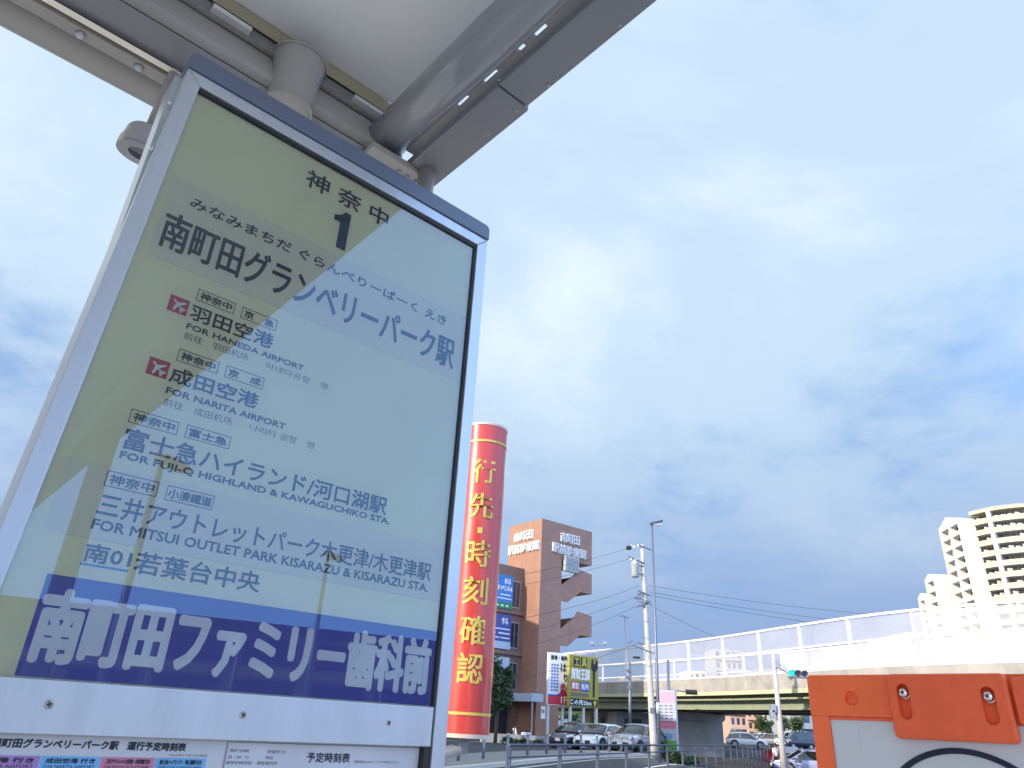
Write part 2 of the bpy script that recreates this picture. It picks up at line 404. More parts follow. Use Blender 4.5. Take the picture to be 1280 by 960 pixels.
for o0 in (1.15, 4.6, 8.6):
    sweep('girder', [(o0 - .25, 3.36), (o0 - .25, 3.44), (o0 - .03, 3.45), (o0 - .03, 4.42), (o0 - .25, 4.43), (o0 - .25, 4.475), (o0 + .25, 4.475), (o0 + .25, 4.43), (o0 + .03, 4.42), (o0 + .03, 3.45), (o0 + .25, 3.44), (o0 + .25, 3.36)], mat('girder_shaded_paint', (.27, .31, .23), .5, var=.1, vscale=1, grime=.35))  # girder paint darkened, shade under the deck put into the colour
# rail and pipe below the deck edge
sweep('service_pipe', [(.52, 4.0), (.47, 4.06), (.52, 4.12), (.6, 4.12), (.65, 4.06), (.6, 4.0)], M_girder)
# barrier: uprights, rails, one object per panel
def closest_t(px, py, z):
    p = at_z(px, py, z); best = min(range(len(OPF)), key=lambda i: (OPF[i] - Vector((p.x, p.y, 0))).length); return best
POSTS = OPF[::2]
up = MB(); pn = 0
def post_at(mb, p, n, o, z0, z1, w=.12):
    t = Vector((n.y, -n.x, 0)); c = p + n * o
    for (a, b, e) in ((w, .02, 0), (w, .02, .13), (.02, .13, .02)):
        pass
    q = []
    mb.box(-w / 2, w / 2, -.07, .09, z0, z1, fn=lambda x, y, z: (c.x + t.x * x + n.x * y, c.y + t.y * x + n.y * y, z))
for side, off in (('near', .12), ('far', W_ - .12)):
    for i in range(0, len(POSTS)):
        p = POSTS[i]; k = OPF.index(p); n = nrm(OPF, k)
        if p.y > 135 or p.x > 50: continue
        mb = MB(); post_at(mb, p, n, off, 5.605, 8.62, .16 if i % 2 else .13)
        mb.build('barrier_post', M_white, over)
    seg = [q for q in OPF if q.y < 137 and q.x < 52]
    for zc, h in ((8.58, .07), (7.12, .05), (5.66, .05)):
        sweep('barrier_rail', [(off - .1, zc - h), (off - .1, zc + h), (off - .02, zc + h), (off - .02, zc - h)], M_white, P=seg)
for side, off in (('near', .12), ('far', W_ - .12)):
    for i in range(0, len(POSTS) - 1):
        p, q = POSTS[i], POSTS[i + 1]
        if p.y > 130 or q.x > 48 or p.y < 20: continue
        if side == 'far' and (p.y > 66): continue
        ki, kj = OPF.index(p), OPF.index(q); a = p + nrm(OPF, ki) * off; b = q + nrm(OPF, kj) * off; m_ = OPF[(ki + kj) // 2] + nrm(OPF, (ki + kj) // 2) * off
        t = (b - a).normalized(); a = a + t * .1; b = b - t * .1
        for (z0, z1) in ((5.72, 7.06), (7.18, 8.50)):
            mb = MB(); 
            nn = Vector((-t.y, t.x, 0)) * .012
            for (u, w) in ((a, m_), (m_, b)):
                mb.face([(u.x, u.y, z0), (w.x, w.y, z0), (w.x, w.y, z1), (u.x, u.y, z1)])
            sun_white = (a.y < 44.6) if side == 'near' else (a.y < 52)
            if side == 'near' and 44.6 <= a.y < 49 and z0 > 7: sun_white = False
            mb.build('barrier_panel', M_sunwhite if sun_white else M_clear, over)
# piers
def pier(c, n, w=4.4, top=3.34, base=.1):
    t = Vector((n.y, -n.x, 0)); mb = MB()
    f = lambda x, y, z: (c.x + t.x * x + n.x * y, c.y + t.y * x + n.y * y, z)
    mb.box(-w / 2, w / 2, -3.0, 3.0, base - .6, top - .7, fn=f)
    mb.prism([(-3.4, top), (-3.4, top - .45), (-3.05, top - .7), (3.05, top - .7), (3.4, top - .45), (3.4, top)], lambda y, z, x: f(x, y, z), -w / 2 + .05, w / 2 - .05)
    return mb.build('pier', M_conc, over, bevel=.05)
kp = closest_t(880, 884, 3.9)
for dk in (0, -13, 15, -27):
    p = OPF[kp + dk]; n = nrm(OPF, kp + dk); pier(p + n * (W_ / 2), n, 2.6 if dk else 2.6, base=gz(p.x, p.y))

# ---------------------------------------------------------------- clinic building with its stair tower
CB = Vector((3.378, 62.0, 0)); CR = Vector((4.884, 3.781, 0)).normalized(); CL = Vector((-CR.y, CR.x, 0))   # CR right face, CL left face
clin = thing('clinic_building', (CB.x, CB.y, 0), 0, 'brown tiled clinic building with tall open stair tower beside the car park', 'building')
def cf(u, v, z):            # u along right face, v along left face (away), local to the clinic
    p = CR * u + CL * v; return (p.x, p.y, z)
ZT = 18.07
mb = MB()
mb.box(0, 2.45, 0, 4.6, .1, ZT, fn=cf)                                   # lift shaft, full height
mb.box(2.45, 6.17, 0, 4.6, 14.95, ZT, fn=cf)                             # crown with lettering
mb.build('tower_wall', M_brick, clin)
mb = MB(); mb.box(2.45, 3.75, 1.7, 4.25, .1, 14.9, fn=cf); mb.build('stair_core', M_brick, clin)
for k, zl in enumerate((12.4, 8.75, 5.1)):
    mb = MB()
    # sloping parapet of the flight, then the landing box
    mb.prism([(2.452, zl - 1.05), (3.3, zl - 1.05), (4.75, zl), (6.17, zl), (6.17, zl + 1.75), (4.55, zl + 1.95), (4.25, zl + 1.55), (2.452, zl + .25)], lambda u, z, v: cf(u, v, z), 0.0, .16)
    mb.prism([(4.75, zl), (6.17, zl), (6.17, zl + .22), (4.75, zl + .22)], lambda u, z, v: cf(u, v, z), .16, 4.2)
    mb.box(5.98, 6.17, .16, 4.2, zl + .22, zl + 1.75, fn=cf)
    mb.box(2.46, 5.97, 4.0, 4.19, zl + .6, zl + 2.3, fn=cf) if k < 1 else mb.box(3.36, 5.97, 4.0, 4.19, zl + .6, zl + 2.0, fn=cf)
    mb.build('stair_parapet', M_brick, clin)
    mb = MB()
    for s in range(9):
        mb.box(2.5 + s * .26, 2.5 + s * .26 + .28, .2, 1.6, zl - 1.0 + s * .13, zl - .8 + s * .13, fn=cf)
    mb.build('stair_flight', M_conc, clin)
mb = MB(); mb.box(2.55, 4.25, -.35, .0, 13.9, 15.25, fn=cf); ac = mb.build('duct_box', mat('duct_grey', (.42, .44, .44), .6), clin, bevel=.03)
mb = MB(); mb.box(2.7, 4.1, -.37, -.352, 14.05, 15.1, fn=cf); mb.build('louvre', mat('louvre_grey', (.30, .31, .32), .6), ac)
# wing in front of the tower's left face : its wall is parallel to the right face
wv = 2.15
def wing_pt(px, py):
    # intersection of a pixel ray with the wing's front wall plane
    o = CB + CL * wv; r = ray(px, py); n = CL
    t = ((o - CAM).dot(n)) / r.dot(n); p = CAM + r * t; q = p - CB; return q.dot(CR), p.z
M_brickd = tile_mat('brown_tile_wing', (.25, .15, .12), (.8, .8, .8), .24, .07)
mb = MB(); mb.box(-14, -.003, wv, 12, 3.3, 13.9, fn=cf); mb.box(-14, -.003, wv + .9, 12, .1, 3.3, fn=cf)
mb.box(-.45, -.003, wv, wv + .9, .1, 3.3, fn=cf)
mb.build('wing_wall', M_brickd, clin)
for zl, zh in ((10.45, 12.7), (7.2, 9.3), (4.0, 6.1)):
    mb = MB(); mb.box(-1.32, -.42, wv - .05, wv + .05, zl, zh, fn=cf); w_ = mb.build('window', M_steel, clin)
    mb = MB(); mb.box(-1.25, -.9, wv - .07, wv - .055, zl + .08, zh - .08, fn=cf); mb.box(-.84, -.49, wv - .07, wv - .055, zl + .08, zh - .08, fn=cf)
    mb.build('pane', M_glassb, w_)
    for q in range(4):
        mb = MB(); x0 = -4.6 - q * 2.6; mb.box(x0, x0 + 1.7, wv - .05, wv + .05, zl, zh, fn=cf); w2 = mb.build('window', M_steel, clin)
        mb = MB(); mb.box(x0 + .08, x0 + 1.62, wv - .07, wv - .055, zl + .08, zh - .08, fn=cf); mb.build('pane', M_glassb, w2)
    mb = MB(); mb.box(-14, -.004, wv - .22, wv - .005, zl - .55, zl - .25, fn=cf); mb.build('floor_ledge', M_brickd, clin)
# banners on the wing
def wall_banner(z0, z1, cols, texts, u0=-4.2, u1=-1.42):
    mb = MB(); mb.box(u0, u1, wv - .30, wv - .12, z0, z1, fn=cf); b = mb.build('banner', cols[0], clin, bevel=.02)
    f = lambda u, z, t: cf(u, wv - .302 - t, z)
    if len(cols) > 1:
        mb = MB(); mb.face([f(u0 + .02, z0 + .02, .004), f(u1 - .02, z0 + .02, .004), f(u1 - .02, z0 + (z1 - z0) * cols[2], .004), f(u0 + .02, z0 + (z1 - z0) * cols[2], .004)]); mb.build('colour_band', cols[1], b)
    mb = MB()
    for (s, u, z, w, h, bo) in texts: lettering(mb, s, f, u, z, w, h, off=.01, bold=bo, res=1)
    if texts: mb.build('lettering', M_wht, b, fixn=False)
M_b1 = mat('banner_blue', (.03, .20, .55), .5); M_b2 = mat('banner_darkblue', (.05, .07, .30), .5); M_grn = mat('banner_green', (.02, .22, .10), .5); M_b3 = mat('banner_pale', (.42, .50, .60), .5)
wall_banner(10.2, 12.95, (M_b1, M_grn, .2), [('内　科', -3.9, 12.2, 2.2, .5, .012), ('神経内科', -4.1, 11.65, 2.6, .42, .01), ('--- ----', -3.9, 11.3, 2.2, .06, .02), ('-----------', -4.0, 11.0, 2.4, .05, .02), ('- - - -', -3.7, 10.4, 1.8, .08, .03)])
wall_banner(7.0, 9.7, (M_b2, M_b3, .22), [('眼　科', -3.9, 8.95, 2.1, .5, .012), ('-----------', -4.0, 8.55, 2.4, .05, .02), ('--- ----', -3.9, 8.2, 2.3, .06, .02), ('----------', -3.9, 7.85, 2.3, .05, .02)])
wall_banner(3.7, 6.4, (M_b3,), [])
mb = MB(); mb.box(-1.2, -.02, -.9, 2.1, 3.15, 3.75, fn=cf); mb.build('entrance_awning', M_b3, clin, bevel=.03)
mb = MB(); mb.box(-1.1, -1.0, -.8, -.7, .2, 3.15, fn=cf); mb.build('awning_post', M_steel, clin)
mb = MB(); mb.box(-6, -.5, wv + .85, wv + .9, .2, 3.2, fn=cf); mb.build('entrance_glazing', M_glassb, clin)
mb = MB(); mb.box(.5, .95, -.06, -.01, 2.0, 2.9, fn=cf); nb = mb.build('notice', M_wht, clin)
mb = MB(); lettering(mb, '中', lambda u, z, t: cf(u, -.06 - t, z), .58, 2.35, .28, .35, off=.01, bold=.01, res=1); mb.build('lettering', M_ink, nb, fixn=False)
# raised lettering, each character a part
def raised(chars, face, u0, u1, z0, h):
    n = len(chars); w = (u1 - u0) / n
    for i, c in enumerate(chars):
        mb = MB(); g = w * .08 * (1 if w > 0 else 1)
        if face == 'r': f = lambda u, z, t: cf(u, -t, z)
        else: f = lambda u, z, t: cf(-t, u, z)
        lettering(mb, c, f, u0 + w * i + w * .05, z0, w * .9, h, off=.03, bold=.035, res=1)
        lettering(mb, c, f, u0 + w * i + w * .05, z0, w * .9, h, off=.03, res=1, depth=.16)
        mb.build('raised_letter', M_white, clin, fixn=False)
raised('南町田', 'r', 2.1, 4.5, 16.45, .8); raised('駅前診療館', 'r', 1.15, 5.35, 15.35, .82)
raised('南町田', 'l', 3.75, 1.1, 16.45, .8); raised('駅前診療館', 'l', 4.5, .2, 15.35, .82)
# planter wall in front of the clinic
# ---------------------------------------------------------------- bus shelter canopy (local frame: x along the sign, -b towards the camera side)
S0 = Vector((-.41533, 1.00622, 0)); SR = R_(90 - 49.443)
shel = thing('bus_shelter_canopy', (S0.x, S0.y, 0), SR, 'cream painted bus shelter roof with gutter beam and round pipe over the bus stop sign', 'canopy')
def ab(a, b, z):            # a,b read at height 2.6 -> the same sight line at height z
    k = (z - CAMZ) / 1.25; return (-.3387 + (a + .3387) * k, -(1.0345 + (b - 1.0345) * k), z)
def sgl(px, py, z):         # a photographed spot at a known height -> shelter coordinates
    p = at_z(px, py, z) - S0; c_, s_ = math.cos(SR), math.sin(SR); return (p.x * c_ + p.y * s_, -p.x * s_ + p.y * c_, z)
def along_a(name, prof, a0, a1, m, smooth=False, bevel=0):   # prof: (b, z) polygon, extruded along a
    mb = MB(); mb.prism([(ab(0, b, z)[1], z) for b, z in prof], lambda u, v, t: (t, u, v), a0, a1, smooth=smooth); return mb.build(name, m, shel, bevel=bevel)
def along_b(name, prof, b0, b1, m, smooth=False, bevel=0):
    mb = MB(); mb.prism([(ab(a, 0, z)[0], z) for a, z in prof], lambda u, v, t: (u, -t, v), b0, b1, smooth=smooth); return mb.build(name, m, shel, bevel=bevel)
A0 = -4.5
mb = MB(); yb = ab(0, -.065, 2.80)[1]
mb.box(A0, ab(.27, 0, 2.8)[0], -5.5, yb, 2.80, 2.83); mb.build('ceiling_panel', M_ceil, shel)
along_a('bronze_trim', [(-.066, 2.796), (-.066, 2.82), (-.12, 2.84), (-.095, 2.772)], A0, .30, M_olive)
along_a('clip_track', [(-.101, 2.775), (-.104, 2.85), (-.16, 2.85), (-.128, 2.745)], A0, .30, M_track)
along_a('gutter_lip', [(-.1285, 2.735), (-.126, 2.7495), (-.14, 2.7495), (-.1385, 2.735)], A0, .30, M_cream)
for a in (-.155, .165, -.42, -.7):
    mb = MB(); c = ab(a, -.113, 2.753); mb.box(c[0] - .045, c[0] + .045, c[1] - .010, c[1] + .012, 2.750, 2.762); mb.build('plastic_clip', M_clip, shel, bevel=.002)
# gutter trough: concave side then flat foot
tro = [(-.1390, 2.742), (-.155, 2.70), (-.172, 2.665), (-.185, 2.645), (-.20, 2.632), (-.222, 2.622), (-.25, 2.80), (-.14, 2.83)]
along_a('gutter_trough', tro, A0, .33, M_cream)
along_a('inner_beam', [(-.224, 2.612), (-.318, 2.606), (-.318, 2.80), (-.252, 2.80)], A0, .34, M_beamd, bevel=.004)
along_a('bright_edging', [(-.320, 2.596), (-.338, 2.596), (-.338, 2.66), (-.320, 2.66)], A0, .34, M_bright)
eb = []
b0_, b1_ = -.341, -.472
yA, yB = ab(0, b0_, 2.61)[1], ab(0, b1_, 2.62)[1]
mb = MB(); pr = [(yA, 2.72), (yA, 2.600), (yA + .030, 2.598)]
cy, rz_ = (yA + .034 + yB) / 2, (yB - yA - .034) / 2
for k in range(0, 13):
    t = PI + PI * k / 12; pr.append((cy + rz_ * math.cos(t), 2.640 + .042 * math.sin(t)))
pr.append((yB, 2.72))
mb.prism(pr, lambda u, v, t: (t, u, v), A0, .36, smooth=False); eb = mb.build('edge_beam', mat('edge_beam_paint', (.30, .285, .27), .4, var=.06, vscale=3, grime=.15), shel); 
for p in eb.data.polygons: p.use_smooth = True
eb.data.set_sharp_from_angle(angle=R_(35))
for a in [sgl(*q, 2.6)[0] for q in ((102, 40), (174, 83), (209, 106))] + [-.75, -1.05, -1.5, -2.0]:
    mb = MB(); c = (a, yA + .017, 2.597)
    mb.tube([(c[0], c[1], c[2] + .004), (c[0], c[1], c[2] - .004), (c[0], c[1], c[2] - .006)], [.011, .009, .005], 12); mb.build('bolt', M_steel, shel)
# round socket where the hidden column meets the gutter
sc0 = sgl(366, 136, 2.583); sc0 = (sc0[0] - .004, sc0[1] + .022, 0); mb = MB(); rows = []
for z, r in ((2.742, .063), (2.735, .060), (2.72, .0575), (2.69, .0555), (2.66, .055), (2.62, .054), (2.600, .054), (2.596, .0555), (2.592, .0555), (2.592, .051), (2.604, .05)):
    rows.append([(sc0[0] + r * math.cos(t * 2 * PI / 40), sc0[1] + r * math.sin(t * 2 * PI / 40), z) for t in range(40)])
mb.grid(rows, close=True); mb.face(list(reversed(rows[0]))); mb.face(rows[-1]); mb.build('column_socket', M_cream, shel)
mb = MB(); rows = []
for r, z in ((.063, 2.738), (.0645, 2.738), (.0645, 2.744), (.063, 2.744)): rows.append([(sc0[0] + r * math.cos(t * 2 * PI / 48), sc0[1] + r * math.sin(t * 2 * PI / 48), z) for t in range(24, 49)])
mb.grid(rows + [rows[0]], smooth=False); mb.build('socket_rim', M_cream, shel)
# right-hand bay: slab, slotted channel, round pipe
bEnd = -.30; bN = 7.0
xs0, xs1 = ab(.336, 0, 2.6)[0], ab(.43, 0, 2.6)[0]
mb = MB(); mb.box(xs0, xs1, -.14, .30, 2.600, 2.625); mb.build('soffit_panel', M_beamd, shel, bevel=.004)
mb = MB(); mb.box(xs0, xs1 - .008, -bN, -.143, 2.604, 2.626); mb.build('soffit_panel', M_beamd, shel, bevel=.003)
xp = ab(.256, 0, 2.66)[0]
mb = MB(); rows = []
for b in (-.40, .2, .203, .5, 2, 4, bN):
    r = .052 if b < .202 else .0505
    rows.append([(xp + r * math.cos(t * 2 * PI / 40), -b, 2.675 + r * math.sin(t * 2 * PI / 40)) for t in range(40)])
mb.grid(rows, close=True, capends=True); mb.build('round_pipe', mat('pipe_gloss_paint', (.25, .26, .285), .22, var=.04, vscale=4, grime=.1, coat=.4), shel)
# channel between pipe and slab; open slots let the sky in
x0, x1 = xp + .030, xs0 + .001
mb = MB(); slots = [(.005, .045), (.10, .145), (.215, .235), (.265, .30)]
e = -.20
for s0, s1 in slots + [(9, 9)]:
    mb.box(x0, x1 + .01, -(min(s0, bN)), -e, 2.640, 2.646); e = s1
    if s0 > 8: break
for s0, s1 in slots:
    mb.box(x0, x0 + .006, -s1, -s0, 2.640, 2.646); mb.box(x1 - .004, x1 + .01, -s1, -s0, 2.640, 2.646)
mb.build('slotted_channel', M_cream, shel)
# end bracket with bolts and the stub post
mb = MB(); c = ab(.305, -.215, 2.60); mb.box(c[0] - .075, c[0] + .09, c[1] - .02, c[1] + .05, 2.588, 2.606); br = mb.build('end_bracket', M_cream, shel, bevel=.003)
for q in (.02, .045, .07):
    mb = MB(); mb.disc((c[0] + q, c[1] + .01, 2.588), (0, 0, -1), .006, .006, 10); mb.build('bolt', M_steel, br)
mb = MB(); c = ab(.382, -.185, 2.60); mb.tube([(c[0], c[1], 2.606), (c[0], c[1], 0)], .0215, 24); mb.build('stub_post', M_cream, shel)
for b in (.02, .12, .22, .42, .55):
    mb = MB(); mb.disc((xs1 - .018, -b, 2.600 if b < .14 or b < .3 else 2.604), (0, 0, -1), .0035, .0016, 10, r2=.0022); mb.build('rivet', M_steel, shel)
for a in (-.52, -1.45):
    mb = MB(); mb.box(a - .0012, a + .0012, yA + .032, yB + .001, 2.598, 2.70); mb.build('beam_joint', M_dark, shel)
# upper sheet so that the roof has a back
mb = MB(); mb.box(A0, ab(.20, 0, 2.8)[0], -5.5, .47, 2.835, 2.86); mb.build('roof_sheet', M_white, shel)
for bb in (2.9, 5.2):
    mb = MB(); mb.tube([(.35, -bb, 2.62), (.35, -bb, 0)], .05, 20); mb.build('column', M_cream, shel)
# unseen panels added left of the camera to keep sun off the orange board
for k in range(2):
    yy = -.78 + .95 * k
    mb = MB(); mb.box(-1.62, -1.58, -yy - .93, -yy, .25, 2.78); mb.build('added_shade_panel', M_board, shel, bevel=.004)
for yy in (-.80, 1.14): mb = MB(); mb.tube([(-1.60, -yy, 0), (-1.60, -yy, 2.79)], .03, 14); mb.build('shade_panel_post', M_cream, shel)
# round downlight
dl = at_y(177, 188, 1.32); P_ = ray(177, 188)
q = sgl(176, 192, 2.36)
dlr = thing('round_downlight', (S0.x, S0.y, 0), SR, 'small round grey downlight hanging beside the top left corner of the bus stop sign', 'lamp')
ax = Vector((.02, -.17, 1)).normalized()
def lathe(name, prof, c, ax, m, parent, n=32):
    prof = [(r * .84, h * .84) for r, h in prof]
    c = Vector(c); ax = Vector(ax).normalized(); a = ax.orthogonal().normalized(); b = ax.cross(a); mb = MB(); rows = []
    for r, h in prof: rows.append([c + ax * h + (a * math.cos(t * 2 * PI / n) + b * math.sin(t * 2 * PI / n)) * r for t in range(n)])
    mb.grid(rows, close=True, capends=True); o = mb.build(name, m, parent); o.data.set_sharp_from_angle(angle=R_(40)); return o
lathe('housing', [(.040, .0), (.054, .001), (.056, .008), (.055, .022), (.0535, .023), (.0535, .025), (.052, .026), (.048, .055), (.043, .062), (.0, .064)], q, ax, mat('lamp_grey', (.45, .43, .44), .4), dlr)
lathe('bezel', [(.036, -.002), (.055, -.003), (.0555, .004), (.036, .004)], q, ax, mat('lamp_bezel', (.33, .32, .34), .4), dlr)
lathe('lens', [(.0, -.004), (.020, -.0035), (.034, -.001), (.034, .003), (.0, .003)], q, ax, M_lens, dlr)
mb = MB(); qq = Vector(q) + ax * .06; mb.tube([qq, (qq.x + .01, qq.y + .02, 2.66)], .012, 12); mb.build('stem', M_cream, dlr)

# ---------------------------------------------------------------- apartment tower far right, lower block beside it, far houses
M_apt = mat('apartment_white', (.60, .595, .585), .7, var=.04, vscale=.3, grime=.04)
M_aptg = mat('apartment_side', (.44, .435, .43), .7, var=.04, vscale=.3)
M_aptw = mat('apartment_window', (.17, .18, .20), .3)
M_balc = mat('balcony_cream', (.60, .53, .37), .7, var=.05, vscale=.3)
M_void = mat('window_recess', (.16, .17, .19), .5)
def apt():
    D = 205.0
    fx = Vector((-.11, -.99, 0)).normalized(); fy = Vector((-fx.y, fx.x, 0)); h = 2.95
    f = lambda u, v, z: (fx.x * u + fy.x * v, fx.y * u + fy.y * v, z)
    def width(P, px, py):
        rr = ray(px, py); t = (P.x * fx.y - P.y * fx.x) / (rr.x * fx.y - rr.y * fx.x); return (Vector((rr.x * t, rr.y * t, 0)) - Vector((P.x, P.y, 0))).length
    def loggias(root, Zt, W, cols_, depth, peak):
        mb = MB(); e = 0
        for (u0, u1) in cols_: mb.box(e, u0, 0, 1.8, 0, Zt, fn=f); e = u1
        mb.box(e, W, 0, 3.2, 0, Zt, fn=f)
        z = Zt
        while z > 0:
            for (u0, u1) in cols_: mb.box(u0, u1, .003, 1.8, max(0, z - 1.15), z, fn=f)
            z -= h
        mb.prism([(0, Zt), (W, Zt), (W * .45, Zt + peak)], lambda u, z_, v: f(u, v, z_), 0, depth)
        mb.box(0, W, 3.2, depth, 0, Zt, fn=f); mb.build('end_wall', M_apt, root)
        z = Zt - 1.15
        while z > 2:
            for (u0, u1) in cols_:
                mb = MB(); mb.box(u0 + .06 * (u1 - u0), u0 + .94 * (u1 - u0), 2.1, 3.19, z - 1.75, z - .15, fn=f); w = mb.build('window', M_aptw, root)
                mb = MB(); mb.box(u0 + .33 * (u1 - u0), u0 + .38 * (u1 - u0), 2.02, 2.09, z - 1.75, z - .25, fn=f); mb.build('frame', M_white, w)
            z -= h
    A = at_y(1173, 662, D); Zt = A.z
    root = thing('apartment_tower', (A.x, A.y, 0), 0, 'tall white apartment tower with curved cream balconies, highest building on the right', 'building')
    W = width(A, 1200, 660); DP = 4.2
    loggias(root, Zt, W, [(.10 * W, .46 * W), (.56 * W, .92 * W)], DP, 2.2)
    E_ = Vector(f(W, DP, 0)); Rr = 16.0; C0 = E_ + Vector((.966, .259, 0)) * (Rr - .5)
    arc = lambda t, rr_, z: (C0.x + rr_ * math.cos(t), C0.y + rr_ * math.sin(t), z)
    ts = [R_(192.5) + R_(100) * k / 40 for k in range(41)]
    top = Zt - .4; z = top; n = 0
    mb = MB(); rows = [[arc(t, Rr + .1, top + 2.3), arc(t, Rr + .1, top + 1.5), arc(t, Rr - 5, top + 1.5), arc(t, Rr - 5, top + 2.3)] for t in ts]
    mb.grid(rows, close=True, smooth=False, capends=True); mb.build('roof_edge', M_balc, root)
    mb = MB(); rows = [[arc(t, Rr + .2, top + 2.5), arc(t, Rr + .2, top + 2.31), arc(t, Rr - 5, top + 2.31), arc(t, Rr - 5, top + 2.5)] for t in ts]
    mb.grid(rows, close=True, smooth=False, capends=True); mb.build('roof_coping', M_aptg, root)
    while z > 2:
        mb = MB(); rows = [[arc(t, Rr, z - .15), arc(t, Rr, z - 1.35), arc(t, Rr - .25, z - 1.35), arc(t, Rr - .25, z - .15)] for t in ts]
        mb.grid(rows, close=True, smooth=False, capends=True); mb.build('balcony_front', M_balc, root)
        mb = MB(); rows = [[arc(t, Rr - .05, z - 1.36), arc(t, Rr - .05, z - 1.52), arc(t, Rr - 3.2, z - 1.52), arc(t, Rr - 3.2, z - 1.36)] for t in ts]
        mb.grid(rows, close=True, smooth=False, capends=True); mb.build('balcony_floor', M_apt, root)
        for q in range(16):
            t = R_(197) + R_(6.0) * q; w = R_(2.1); mb = MB(); mb.grid([[arc(t - w, Rr - 2.9, z - .9), arc(t + w, Rr - 2.9, z - .9)], [arc(t - w, Rr - 2.9, z + 1.3), arc(t + w, Rr - 2.9, z + 1.3)]], smooth=False)
            mb.build('window', M_aptw, root)
            if random.random() < .55:
                mb = MB(); p = arc(t + R_(2.7), Rr - .9, z); mb.box(p[0] - .6, p[0] + .6, p[1] - .2, p[1] + .2, z - 1.3, z + .2 + random.random() * .6); mb.build('balcony_screen', M_apt, root)
        z -= h; n += 1
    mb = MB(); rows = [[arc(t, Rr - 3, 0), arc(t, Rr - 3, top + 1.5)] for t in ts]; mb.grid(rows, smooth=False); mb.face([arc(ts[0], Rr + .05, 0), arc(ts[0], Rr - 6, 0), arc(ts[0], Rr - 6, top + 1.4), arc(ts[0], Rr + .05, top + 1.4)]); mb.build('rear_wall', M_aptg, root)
    for deg in (212, 256):
        mb = MB(); t = R_(deg); mb.grid([[arc(t - R_(1.9), r_, 0), arc(t + R_(1.9), r_, 0)] for r_ in (Rr + .35,)] + [[arc(t - R_(1.9), Rr + .35, top + 1.49), arc(t + R_(1.9), Rr + .35, top + 1.49)]], smooth=False)
        for s_ in (-1, 1): mb.face([arc(t + s_ * R_(1.9), Rr + .35, 0), arc(t + s_ * R_(1.9), Rr - 1, 0), arc(t + s_ * R_(1.9), Rr - 1, top + 1.49), arc(t + s_ * R_(1.9), Rr + .35, top + 1.49)])
        mb.build('balcony_pier', M_apt, root)
    for (px0, px1, py, name, lab, dd, dp) in ((1155.5, 1169, 725, 'apartment_block', 'narrow white stepped apartment block left of the balcony tower', 8, 8.5), (1147, 1157, 748, 'apartment_annex', 'lowest white stair block at the far left of the apartment group', 22, 6)):
        P = at_y(px0, py, D + dd); r2 = thing(name, (P.x, P.y, 0), 0, lab, 'building'); w = width(P, px1, py)
        loggias(r2, P.z, w, [(.22 * w, .80 * w)], dp, 1.2)
apt()

def block(name, px0, px1, pytop, D, depth, m, label, storeys=3, cols_=4, ang=0., roof=None, base=None, roofh=0, cat='building', win=None):
    P = at_y(px0, pytop, D); Q = at_y(px1, pytop, D); w = abs(Q.x - P.x) / max(.3, math.cos(ang)); g = gz(P.x, D); H = P.z - g
    r = thing(name, (P.x, P.y, g), ang, label, cat)
    mb = MB(); mb.box(0, w, 0, depth, -.5, H); mb.build('wall', m, r)
    if roof:
        mb = MB(); mb.prism([(-.4, H + .002), (depth + .4, H + .002), (depth / 2, H + roofh)], lambda y, z, x: (x, y, z), -.4, w + .4); mb.build('roof', roof, r)
    fh = H / storeys
    for s in range(storeys):
        for c in range(cols_):
            cw = w / cols_; u0 = c * cw + cw * .25; z0 = s * fh + fh * .32
            mb = MB(); mb.box(u0, u0 + cw * .5, -.05, -.01, z0, z0 + fh * .45); mb.build('window', win or M_glassb, r)
        if storeys > 1 and s:
            mb = MB(); mb.box(-.05, w + .05, -.75, -.06, s * fh, s * fh + fh * .22); mb.build('balcony', m, r)
    return r
M_h1 = mat('house_pink', (.50, .36, .30), .8, grime=.2); M_h2 = mat('house_yellow', (.62, .54, .36), .8); M_h3 = mat('house_cream', (.60, .56, .48), .8); M_rt = mat('roof_tile', (.22, .10, .07), .8, var=.2); M_sh = mat('shed_white', (.60, .64, .68), .6)
M_h4 = mat('house_bluegrey', (.30, .34, .40), .8)
block('town_house', 912, 932, 893, 118, 9, M_h1, 'pinkish house with brown tiled roof just right of the overpass pier', 2, 3, .0, M_rt, roofh=2.2)
block('town_house', 933, 946, 885, 132, 9, M_h1, 'taller pinkish house with brown roof half hidden behind the overpass girder', 3, 2, .0, M_rt, roofh=2.0)
block('apartment_house', 946, 962, 878, 126, 10, M_h2, 'sunlit yellow apartment house seen under the overpass left of the signal pole', 4, 3, -.5)
block('apartment_house', 964, 982, 877, 138, 10, M_h2, 'pale yellow apartment house directly behind the signal pole', 4, 3, -.5)
block('apartment_house', 984, 999, 875, 128, 10, M_h3, 'cream apartment house right of the signal pole under the overpass', 4, 3, -.5)
block('grey_building', 999, 1030, 887, 104, 10, M_h4, 'bluish grey building whose edge shows beside the orange board', 2, 2, .1)
block('storage_shed', 770, 812, 889, 78, 6, M_sh, 'white metal shed behind the parked cars under the overpass', 1, 1, .0, win=M_void)
block('low_shop', 738, 769, 888, 84, 7, M_h3, 'low beige shop with dark openings left of the white shed', 1, 3, .0, win=M_void)
block('distant_building', 893, 926, 811, 240, 12, M_h4, 'bluish distant building seen through the barrier panels left of the signal pole', 8, 5)
block('distant_building', 1062, 1112, 806, 170, 12, mat('house_rose', (.62, .55, .53), .8), 'pale rose building behind the barrier panels above the orange board', 9, 9)
block('distant_building', 860, 890, 838, 260, 12, M_h3, 'small pale distant building low behind the barrier left of the bluish one', 5, 4)
